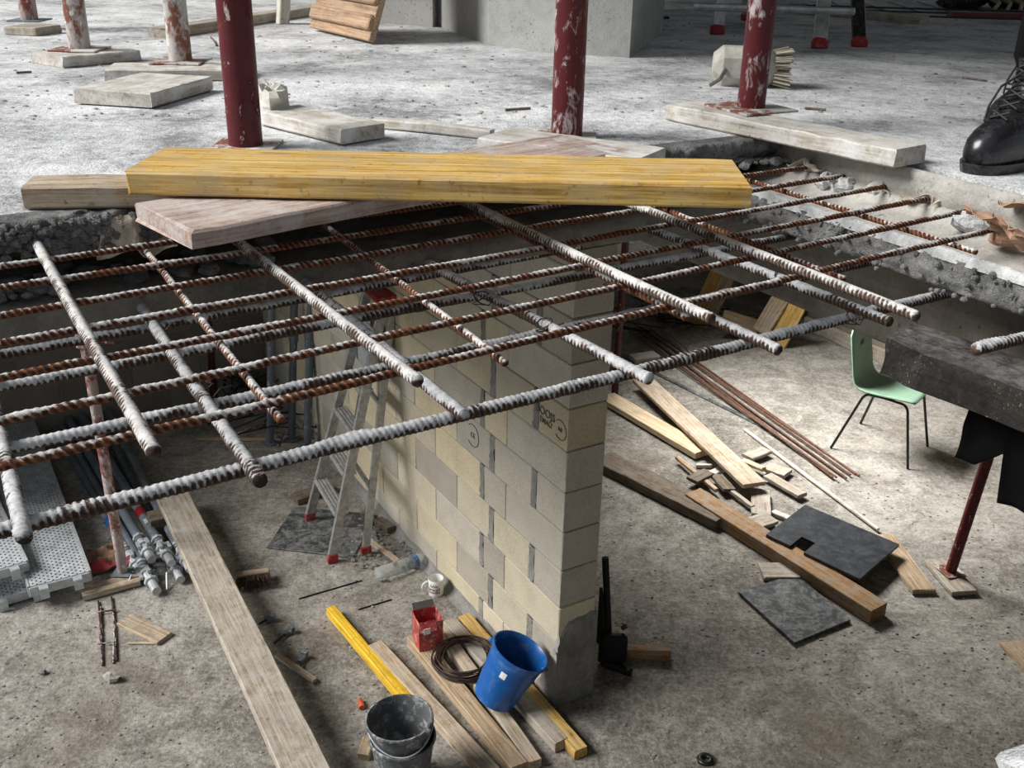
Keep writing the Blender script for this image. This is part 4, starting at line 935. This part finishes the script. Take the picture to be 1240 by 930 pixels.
# pallet of yellow boards leaning at the back
pA, pB = at(868, 400, 0), at(962, 440, 0)
px_ = (pB-pA).normalized(); py_ = Vector((-px_.y, px_.x, 0))
pal = thing('shutter_panel', 'panel of yellow and tan boards tipped on edge before the dark rear wall', 'panel', basis(pA, px_))
pi = pal.matrix_basis.inverted()
def pbrd(a, c, ya, wd_, mat, nm='slat', tk=.035):
    A = aty(*a, ya); B = aty(*c, ya); x = (B-A); zc = Vector((-.35, -.75, .55)); mt = pi @ basis((A+B)/2, x, None, zc)
    board_geo(x.length, wd_, tk, int(a[0]), 6).build(nm, mat, pal, False, mt)
yb = pA.y-.25
pbrd((868, 330), (836, 400), yb+.35, .13, M['yellow_ply']); pbrd((882, 334), (850, 404), yb+.3, .11, M['pale_wood'])
pbrd((876, 386), (940, 405), yb+.05, .17, M['tan_wood'], 'rail')
pbrd((948, 356), (920, 402), yb-.05, .15, M['pale_wood']); pbrd((968, 362), (938, 420), yb-.12, .17, M['yellow_ply'])
b = MB()
for k in range(14):
    c = at(random.uniform(750, 850), random.uniform(375, 398), .0); pts = [c+Vector((random.uniform(-.35, .35), random.uniform(-.3, .3), random.uniform(.005, .05))) for _ in range(5)]
    b.tube(pts, .006, 5)
tag(b.build('cable_tangle', M['black_metal']), 'tangle of black cables on the dark floor behind the rusty rods', 'cables', kind='stuff')
b = MB()
for k in range(4):
    A, B = at(782+k*5, 396, .01), at(815+k*12, 440+k*3, .006); b.tube([A, A.lerp(B, .5)+Vector((.05, .0, .01)), B], .003, 5)
tag(b.build('loose_wire', M['black_metal']), 'loose thin wires beside the rusty rods', 'wires', kind='stuff')

# ------------------------------------------------------------------ upper floor background
# pillars
def boxat(name, corner_px, u_len, v_len, h, mat):
    q = at(*corner_px, ZS); b = MB(); b.poly([(0, 0), tuple((UV_u*u_len)[:2]), tuple((UV_u*u_len+UV_v*v_len)[:2]), tuple((UV_v*v_len)[:2])], 0, h); return struct(b.build(name, mat, None, False, T(q)))
q0, q1, q2 = at(700, 66, ZS), at(762, 70, ZS), at(592, 55, ZS)
b = MB(); far = Vector((.5, 1.2, 0)); qq = [at(524, 32, ZS)+Vector((-.0, .1, 0)), q2, at(676, 65, ZS), q1, q1+Vector((.25, 1.0, 0)), at(524, 32, ZS)+Vector((.1, 1.2, 0))]
b.poly([tuple(v[:2]) for v in qq], ZS, 5.55); struct(b.build('wall_pillar', M['pillar']))
qa, qb = at(440, 26, ZS), at(524, 33, ZS)
b = MB(); b.poly([tuple(v[:2]) for v in (qa, qb, qb+Vector((.1, .5, 0)), qa+Vector((.1, .5, 0)))], ZS, 5.55); struct(b.build('wall_upper', M['pillar']))
# ribbed orange board leaning against it
A, B = at(378, 34, ZS+.01), at(450, 51, ZS+.01); x = (B-A).normalized(); yv = Vector((-x.y, x.x, 0))
lb = thing('formwork_board', 'orange brown ribbed formwork board tipped on edge before the pillar', 'board', basis(A, x, None, Vector((0, 0, 1))+yv*.35)); L = (B-A).length
b = MB(); b.box((L/2, 0, .3), (L, .03, .6), None, .004); b.build('panel', M['osb'], lb)
for k in range(5):
    b = MB(); b.box((L/2, -.022, .07+.10*k), (L*.99, .022, .06), None, .006); b.build('rib', M['osb'], lb)
board('dark_board', 'dark board leaning on the right side of the concrete pillar', 'board', at(768, 46, ZS+.0), at(768, 46, ZS)+Vector((-.04, .12, 1.0)), .06, .02, M['dark_wood'])
b = MB(); A = at(776, 21, ZS+.006); b.tube([A+Vector((.15, .0, 0)), A, A+Vector((.05, .04, .02)), A+Vector((.1, .06, .5))], .008, 6); tag(b.build('bent_bar', M['black_metal']), 'bent black bar standing on the upper floor right of the pillar', 'bar')
# white leg at back left
q = at(336, 29, ZS); board('white_post', 'white plaster-splashed post standing behind the ribbed board', 'post', q, q+Vector((.10, .06, 1.0)), .055, .05, M['white_strip'])
# background stepladder with red feet
lad2 = thing('stepladder', 'aluminium trestle ladder with red feet standing at the back of the upper floor', 'stepladder', T(at(950, 40, ZS))); l2i = at(950, 40, ZS)
topc = at(950, 40, ZS)+Vector((-.05, .25, 1.3))
for (px, py, mt, k) in [(868, 42, 'alu', -1), (992, 59, 'alu', 1), (1041, 57, 'black', 1), (905, 25, 'alu', -1)]:
    A = at(px, py, ZS)-l2i; Bt = topc-l2i+Vector((.22*k, 0.03 if mt == 'black' else -.05, 0)); mt_ = basis(A, Bt-A, None, (0, -1, .2)); Lg = (Bt-A).length
    b = MB(); b.box((Lg/2, 0, 0), (Lg, .055, .03), None, .004); o = b.build('leg', M['alu'] if mt == 'alu' else M['leather'], lad2, False, mt_)
    b = MB(); b.box((.02, 0, 0), (.045, .066, .042), None, .008); b.build('foot', M['red_plastic'], o)
for f in (.22, .45, .7):
    A = at(868, 42, ZS)-l2i; C = at(992, 59, ZS)-l2i; tA, tC = topc-l2i+Vector((-.22, -.05, 0)), topc-l2i+Vector((.22, -.05, 0)); b = MB(); b.tube([A.lerp(tA, f), C.lerp(tC, f)], .018, 8); b.build('rung', M['alu'], lad2)
b = MB(); A = at(840, 8, ZS+.15)-l2i; B = at(1035, 14, ZS+.15)-l2i; b.tube([A, B], .016, 8); b.build('brace', M['alu'], lad2)
# rebar mesh lying far back
gm = thing('rebar_mesh', 'black wire mesh sheet lying at the back of the upper floor', 'mesh', T(at(1100, 8, ZS)))
g0 = at(1100, 8, ZS)
for k in range(6): b = MB(); A = at(1000+k*38, 16-k*.5, ZS+.008)-g0; b.tube([A, A+Vector((.10, .9, 0))], .005, 6); b.build('wire', M['black_metal'], gm)
for k in range(3): b = MB(); A = at(985, 16, ZS+.014)-g0+Vector((.0, .3*k, 0)); b.tube([A, A+Vector((1.5, -.16, 0))], .005, 6); b.build('wire', M['black_metal'], gm)
hp = at(1205, 12, ZS); b = MB()
for k in range(9): b.lump((random.uniform(-.28, .35), random.uniform(-.05, .3), .05+random.uniform(0, .05)), (.14, .09, .07), .6, k, 10, 7)
tag(b.build('tarpaulin_heap', plain('dark_tarpaulin', (.045, .035, .032), .8, 0, .2, .5, 9, (.25, .22, .2), .5), None, True, T(hp)), 'dark heap of tarpaulin and rope at the back right of the upper floor', 'heap')
b = MB()
for k in range(4): b.tube([(-.12+.06*k, -.05, .10), (-.05+.07*k, -.16, .05), (-.1+.08*k, -.22, .02)], .014, 6)
o = b.build('rope', M['pale_wood'], bpy.data.objects['tarpaulin_heap'], True)
board('long_plank', 'reddish plank under the tarpaulin heap at the back right', 'plank', at(1150, 14, ZS+.03), at(1260, 17, ZS+.03), .08, .028, plain('dull_red_wood', (.16, .05, .04), .7))
q = at(1052, 8, ZS); board('post', 'grey wooden post standing on the far plank behind the ladder feet', 'post', q+Vector((0, 0, .04)), q+Vector((.01, .02, 1.0)), .06, .06, M['grey_wood'])
# cement-covered broom head behind the right red prop
q = at(912, 108, ZS); bh = thing('broom_head', 'cement-caked pale broom head with bristles lying behind the right red prop', 'broom', basis(q+Vector((0, .07, 0)), Vector((1, -.12, 0))))
b = MB(); b.box((-.02, 0, .06), (.20, .12, .12), None, .03); b.build('head', M['cement_head'], bh)
b = MB(); rg = random.Random(8)
for k in range(150): y, z = rg.uniform(-.055, .055), rg.uniform(.01, .11); b.tube([(.07, y, z), (.115+rg.uniform(0, .012), y*1.25+rg.uniform(-.008, .008), .06+(z-.06)*1.2)], .0022, 4)
b.build('bristles', M['pale_bristle'], bh)
b = MB(); b.tube([(-.08, -.05, .06), (-.10, -.10, .03), (-.13, -.11, .012)], .006, 6); b.build('hook', M['steel_in'], bh)
# foam / concrete chunk beside the left red prop
q = at(329, 148, ZS); b = MB(); b.lump((0, 0, .045), (.045, .05, .055), .55, 3, 14, 10, None, .8); tag(b.build('concrete_chunk', M['chip_white'], None, False, T(q)), 'pale crumbly chunk standing right beside the left red prop', 'chunk')
# nails, twigs
for k, (a, c, lab) in enumerate([((612, 133), (642, 131), 'nail lying in the dust left of the middle red prop'), ((1165, 94), (1195, 98), 'twig lying in the dust between broom head and boot'), ((20, 88), (38, 87), 'dark splinter in the dust at the far left'), ((975, 131), (1000, 133), 'bent dark wire in the dust right of the right red prop'), ((255, 45), (262, 55), 'dark splinter beside the left red prop')]):
    rod('splinter', lab, a, c, .0035, M['dark_wood'], ZS+.004, 'splinter')

# paper, lumps and rubble on the ledges
def sheet(name, label, q, sx, sy, amp, mat, rotz, seed, tilt=0.0, cat='paper'):
    b = MB()
    def fn(i, j):
        x, y = (i-.5)*sx, (j-.5)*sy; k = amp*(noise.noise(Vector((x*16, y*16, seed)))+.6*noise.noise(Vector((x*40, y*40, seed)))); fold = amp*.8*abs(((x*11+seed) % 1)-.5)
        return (x+k*.5+.02*noise.noise(Vector((0, y*20, seed))), y+k*.4+.02*noise.noise(Vector((x*20, 0, seed))), k+fold)
    b.grid(fn, 20, 14); o = b.build(name, mat, None, False, T(q) @ Matrix.Rotation(rotz, 4, 'Z') @ Matrix.Rotation(tilt, 4, 'X')); o.modifiers.new('t', 'SOLIDIFY').thickness = .0015
    return tag(o, label, cat)
rz = R(-59)
sheet('crumpled_paper', 'large torn piece of brown kraft paper hanging over the ledge at the right edge', at(1226, 290, 2.875), .20, .13, .03, M['paper'], rz-.3, 1, -.6)
sheet('crumpled_paper', 'rolled brown paper top above the large torn piece at the right edge', at(1234, 256, 2.905), .08, .06, .035, M['paper'], rz, 5, -.3)
sheet('crumpled_paper', 'crumpled pale cement paper at the end of the fourth rusty bar on the ledge', at(1072, 226, 2.868), .08, .06, .022, M['paper_pale'], rz, 2)
sheet('crumpled_paper', 'crumpled dirty paper with red print on the right ledge', at(1124, 241, 2.868), .09, .07, .026, M['paper_pale'], rz, 3)
sheet('crumpled_paper', 'tan paper strip at the ledge near the last rusty bar end', at(1184, 258, 2.862), .09, .045, .014, M['paper_pale'], rz, 4)
sheet('crumpled_paper', 'torn paper near the corner of the opening', at(978, 203, 2.872), .10, .06, .022, M['paper_pale'], rz, 6)
sheet('crumpled_paper', 'wrinkled grey paper stuck in the broken slab edge left of the wide plank', Vx(-1.50, -.055, 2.885), .13, .06, .018, M['paper_pale'], R(31), 7, 1.1)
for k, (px, py, s_, lab) in enumerate([(1022, 230, .022, 'white mortar lump beside the third rusty bar end'), (1062, 238, .024, 'white mortar lump on the ledge by the fourth rusty bar end'), (1172, 277, .025, 'grey-white mortar lump under the sixth rusty bar end'), (1000, 225, .02, 'small mortar lump nearest the corner of the opening')]):
    q = at(px, py, 2.845); b = MB(); b.lump((0, 0, s_*.5), (s_*1.2, s_, s_*.9), .6, k+20, 12, 9); tag(b.build('mortar_lump', M['white_mortar'], None, False, T(q)), lab, 'mortar lump', 'mortar lumps on the right ledge')
b = MB()
for k in range(420):
    u_ = random.gauss(-1.60, .05) if k < 300 else random.uniform(-1.75, -1.40); z_ = random.uniform(2.866, 2.922); s_ = random.uniform(.003, .011)
    q = Vx(u_, -.043-random.random()*.012, z_); b.lump(tuple(q), (s_, s_*.8, s_*.8), .4, k, 7, 5)
tag(b.build('broken_aggregate', M['edge']), 'crumbling grey aggregate hanging in the broken slab edge at left', 'rubble', kind='stuff')
b = MB()
for k in range(60):
    px, py = random.uniform(0, 110), random.uniform(340, 372); q = Vx(random.uniform(-1.9, -1.2), random.uniform(-.02, .12), 2.79); s_ = random.uniform(.008, .028)
    b.lump((q.x, q.y, q.z), (s_, s_*.8, s_*.6), .35, k, 7, 5)
tag(b.build('ledge_rubble', M['edge']), 'rubble lying on the recessed ledge under the left slab edge', 'rubble', kind='stuff')
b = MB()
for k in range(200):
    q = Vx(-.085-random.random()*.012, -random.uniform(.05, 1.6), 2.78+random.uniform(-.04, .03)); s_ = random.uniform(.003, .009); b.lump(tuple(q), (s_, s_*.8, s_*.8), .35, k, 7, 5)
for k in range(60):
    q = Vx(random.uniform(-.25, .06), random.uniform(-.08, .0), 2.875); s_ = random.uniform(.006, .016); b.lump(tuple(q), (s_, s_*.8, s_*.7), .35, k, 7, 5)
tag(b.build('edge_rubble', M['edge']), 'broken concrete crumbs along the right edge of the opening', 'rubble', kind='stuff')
# dust crumbs on both floors
b = MB()
for k in range(700):
    q = at(random.uniform(0, 1240), random.uniform(12, 150), ZS); u_ = (q-K).dot(UV_u); v_ = (q-K).dot(UV_v)
    if not (u_ > .05 or v_ > .06): continue
    s_ = random.uniform(.002, .007); b.lump((q.x, q.y, q.z+s_*.2), (s_*1.3, s_, s_*.6), .5, k, 5, 3)
tag(b.build('mortar_crumbs', M['ledge']), 'scattered mortar crumbs on the dusty upper floor', 'crumbs', kind='stuff')
b = MB()
for k in range(1300):
    q = at(random.uniform(0, 1240), random.uniform(560, 930), 0); lw = wall.matrix_basis.inverted() @ q
    if -.05 < lw.x and abs(lw.y) < .25: continue
    s_ = random.uniform(.003, .009); b.lump((q.x, q.y, s_*.2), (s_*1.3, s_, s_*.6), .5, k, 5, 3)
tag(b.build('grit', M['mortar']), 'scattered grit and small stones on the lower floor', 'grit', kind='stuff')

# ------------------------------------------------------------------ the person at the right edge
toe = at(1172, 211, ZS); hd_ = Vector((-.80, -.60, 0)).normalized()
per = thing('person', 'person in black trousers and black lace-up boots standing at the right edge', 'person', basis(toe-hd_*.215, hd_))
def boot(y, x0=0):
    b = MB(); rings = []
    for (z, x1, x2, hw_) in [(.0, -.08, .205, .044), (.012, -.09, .214, .050), (.03, -.09, .216, .052), (.055, -.088, .208, .051), (.072, -.087, .19, .047), (.086, -.086, .16, .043), (.10, -.085, .125, .041), (.12, -.083, .09, .040), (.15, -.08, .06, .041), (.18, -.08, .05, .044), (.205, -.083, .05, .048), (.215, -.083, .05, .049)]:
        ring = []
        for j in range(28):
            an = 2*math.pi*j/28; c_, s_ = math.cos(an), math.sin(an); e = .75
            x = (x1+x2)/2+(x2-x1)/2*math.copysign(abs(c_)**e, c_); wv = hw_*(1 if x > 0.05 or z > .1 else .86)
            ring.append((x0+x, y+wv*math.copysign(abs(s_)**e, s_), z+.012))
        rings.append(ring)
    b.loft(rings); bt = b.build('boot', M['leather'], per, True)
    b = MB(); rings = []
    for z, gx in ((0, 0), (.018, .004), (.022, .004)):
        rings.append([(x0+.062+(.15+gx)*math.copysign(abs(math.cos(2*math.pi*j/28))**.75, math.cos(2*math.pi*j/28)), y+(.054+gx)*math.copysign(abs(math.sin(2*math.pi*j/28))**.8, math.sin(2*math.pi*j/28)), z) for j in range(28)])
    b.loft(rings); b.build('sole', M['white_mortar'] if False else M['leather'], bt)
    b = MB()
    for k in range(6):
        z = .098+.020*k; xf = [.135, .105, .085, .07, .062, .057][k]
        for s_ in (-1, 1): b.tube([(x0+xf-.028, y-s_*.040, z-.006), (x0+xf+.002, y-s_*.018, z+.012), (x0+xf-.004, y+s_*.018, z+.026), (x0+xf-.03, y+s_*.041, z+.022)], .0028, 6)
    b.tube([(x0+.065, y, .205), (x0+.10, y-.03, .17), (x0+.125, y-.035, .13), (x0+.14, y-.03, .10)], .0028, 6)
    b.build('laces', M['black'], bt)
boot(.0); boot(-.20, -.42)
def skin(name, joints, edges_, mat, parent):
    me = bpy.data.meshes.new(name); me.from_pydata([j[:3] for j in joints], edges_, []); me.materials.append(mat); o = link(name, me, parent)
    md = o.modifiers.new('skin', 'SKIN'); md.use_smooth_shade = True
    for v, j in zip(me.skin_vertices[0].data, joints): v.radius = (j[3], j[4] if len(j) > 4 else j[3])
    me.skin_vertices[0].data[0].use_root = True
    o.modifiers.new('s', 'SUBSURF').levels = 1; o.modifiers['s'].render_levels = 1; return o
hx, hy = -.22, -.10
# body as one continuous skinned figure: pelvis, legs, torso, arms, neck, head
J = [(hx, hy, .95, .13, .16), (hx, hy+.09, .90, .09), (-.02, hy+.11, .50, .06), (-.035, 0.0, .16, .045), (hx, hy-.09, .90, .09), (-.25, hy-.10, .50, .06), (-.455, -.20, .16, .045),
     (hx+.01, hy, 1.15, .12, .15), (hx, hy, 1.36, .12, .18), (hx+.02, hy, 1.50, .055), (hx+.04, hy, 1.57, .06), (hx+.05, hy, 1.65, .085, .08), (hx+.04, hy, 1.74, .075, .07),
     (hx, hy+.20, 1.40, .055), (hx+.0, hy+.26, 1.13, .042), (hx+.10, hy+.25, .90, .030), (hx, hy-.20, 1.40, .055), (hx+.0, hy-.26, 1.13, .042), (hx+.10, hy-.25, .90, .030)]
E_ = [(0, 1), (1, 2), (2, 3), (0, 4), (4, 5), (5, 6), (0, 7), (7, 8), (8, 9), (9, 10), (10, 11), (11, 12), (8, 13), (13, 14), (14, 15), (8, 16), (16, 17), (17, 18)]
skin('body', J, E_, M['skin'], per)
skin('trousers', [(hx, hy, .96, .15, .175), (hx, hy+.09, .88, .105), (-.02, hy+.11, .50, .082), (-.03, 0.0, .27, .080), (-.025, 0, .17, .090), (hx, hy-.09, .88, .105), (-.25, hy-.10, .50, .082), (-.453, -.20, .25, .07), (-.454, -.20, .19, .072)], [(0, 1), (1, 2), (2, 3), (3, 4), (0, 5), (5, 6), (6, 7), (7, 8)], M['cloth'], per)
skin('jacket', [(hx+.01, hy, 1.15, .145, .175), (hx, hy, .98, .155, .18), (hx, hy, 1.36, .14, .20), (hx+.01, hy, 1.47, .075), (hx, hy+.20, 1.40, .075), (hx, hy+.26, 1.13, .06), (hx+.09, hy+.25, .93, .048), (hx, hy-.20, 1.40, .075), (hx, hy-.26, 1.13, .06), (hx+.09, hy-.25, .93, .048)], [(0, 1), (0, 2), (2, 3), (2, 4), (4, 5), (5, 6), (2, 7), (7, 8), (8, 9)], M['cloth'], per)
for s_ in (1, -1):
    c = Vector((hx+.12, hy+s_*.25, .86)); J2 = [(c.x, c.y, c.z+.04, .026, .02), (c.x+.01, c.y, c.z-.03, .036, .018)]; E2 = [(0, 1)]
    for k in range(4):
        d_ = -.030+.020*k; Lf = [.065, .078, .072, .055][k]; i0 = len(J2); J2 += [(c.x+d_, c.y, c.z-.055, .0095), (c.x+d_+.004, c.y-s_*.008, c.z-.055-Lf*.55, .0088), (c.x+d_, c.y-s_*.022, c.z-.055-Lf, .0075)]; E2 += [(1, i0), (i0, i0+1), (i0+1, i0+2)]
    i0 = len(J2); J2 += [(c.x+.036, c.y-s_*.012, c.z-.03, .011), (c.x+.045, c.y-s_*.022, c.z-.07, .009)]; E2 += [(1, i0), (i0, i0+1)]
    skin('hand', J2, E2, M['skin'], per)
b = MB(); b.lump((hx+.025, hy, 1.735), (.105, .09, .085), .15, 3, 16, 12, None, .3); b.build('hair', M['hair'], per, True)
b = MB(); b.lump((hx+.135, hy, 1.645), (.022, .015, .028), .1, 1, 10, 8); b.build('nose', M['skin'], per, True)
for s_ in (1, -1):
    b = MB(); b.lump((hx+.122, hy+s_*.033, 1.675), (.011, .013, .010), 0, 1, 10, 8); b.build('eye', M['ceramic'], per, True)
    b = MB(); b.lump((hx+.04, hy+s_*.082, 1.65), (.02, .01, .033), .1, 1, 10, 8); b.build('ear', M['skin'], per, True)
b = MB(); b.tube([(hx+.122, hy-.025, 1.60), (hx+.13, hy, 1.602), (hx+.122, hy+.025, 1.60)], .006, 6); b.build('mouth', M['print_red'], per, True)
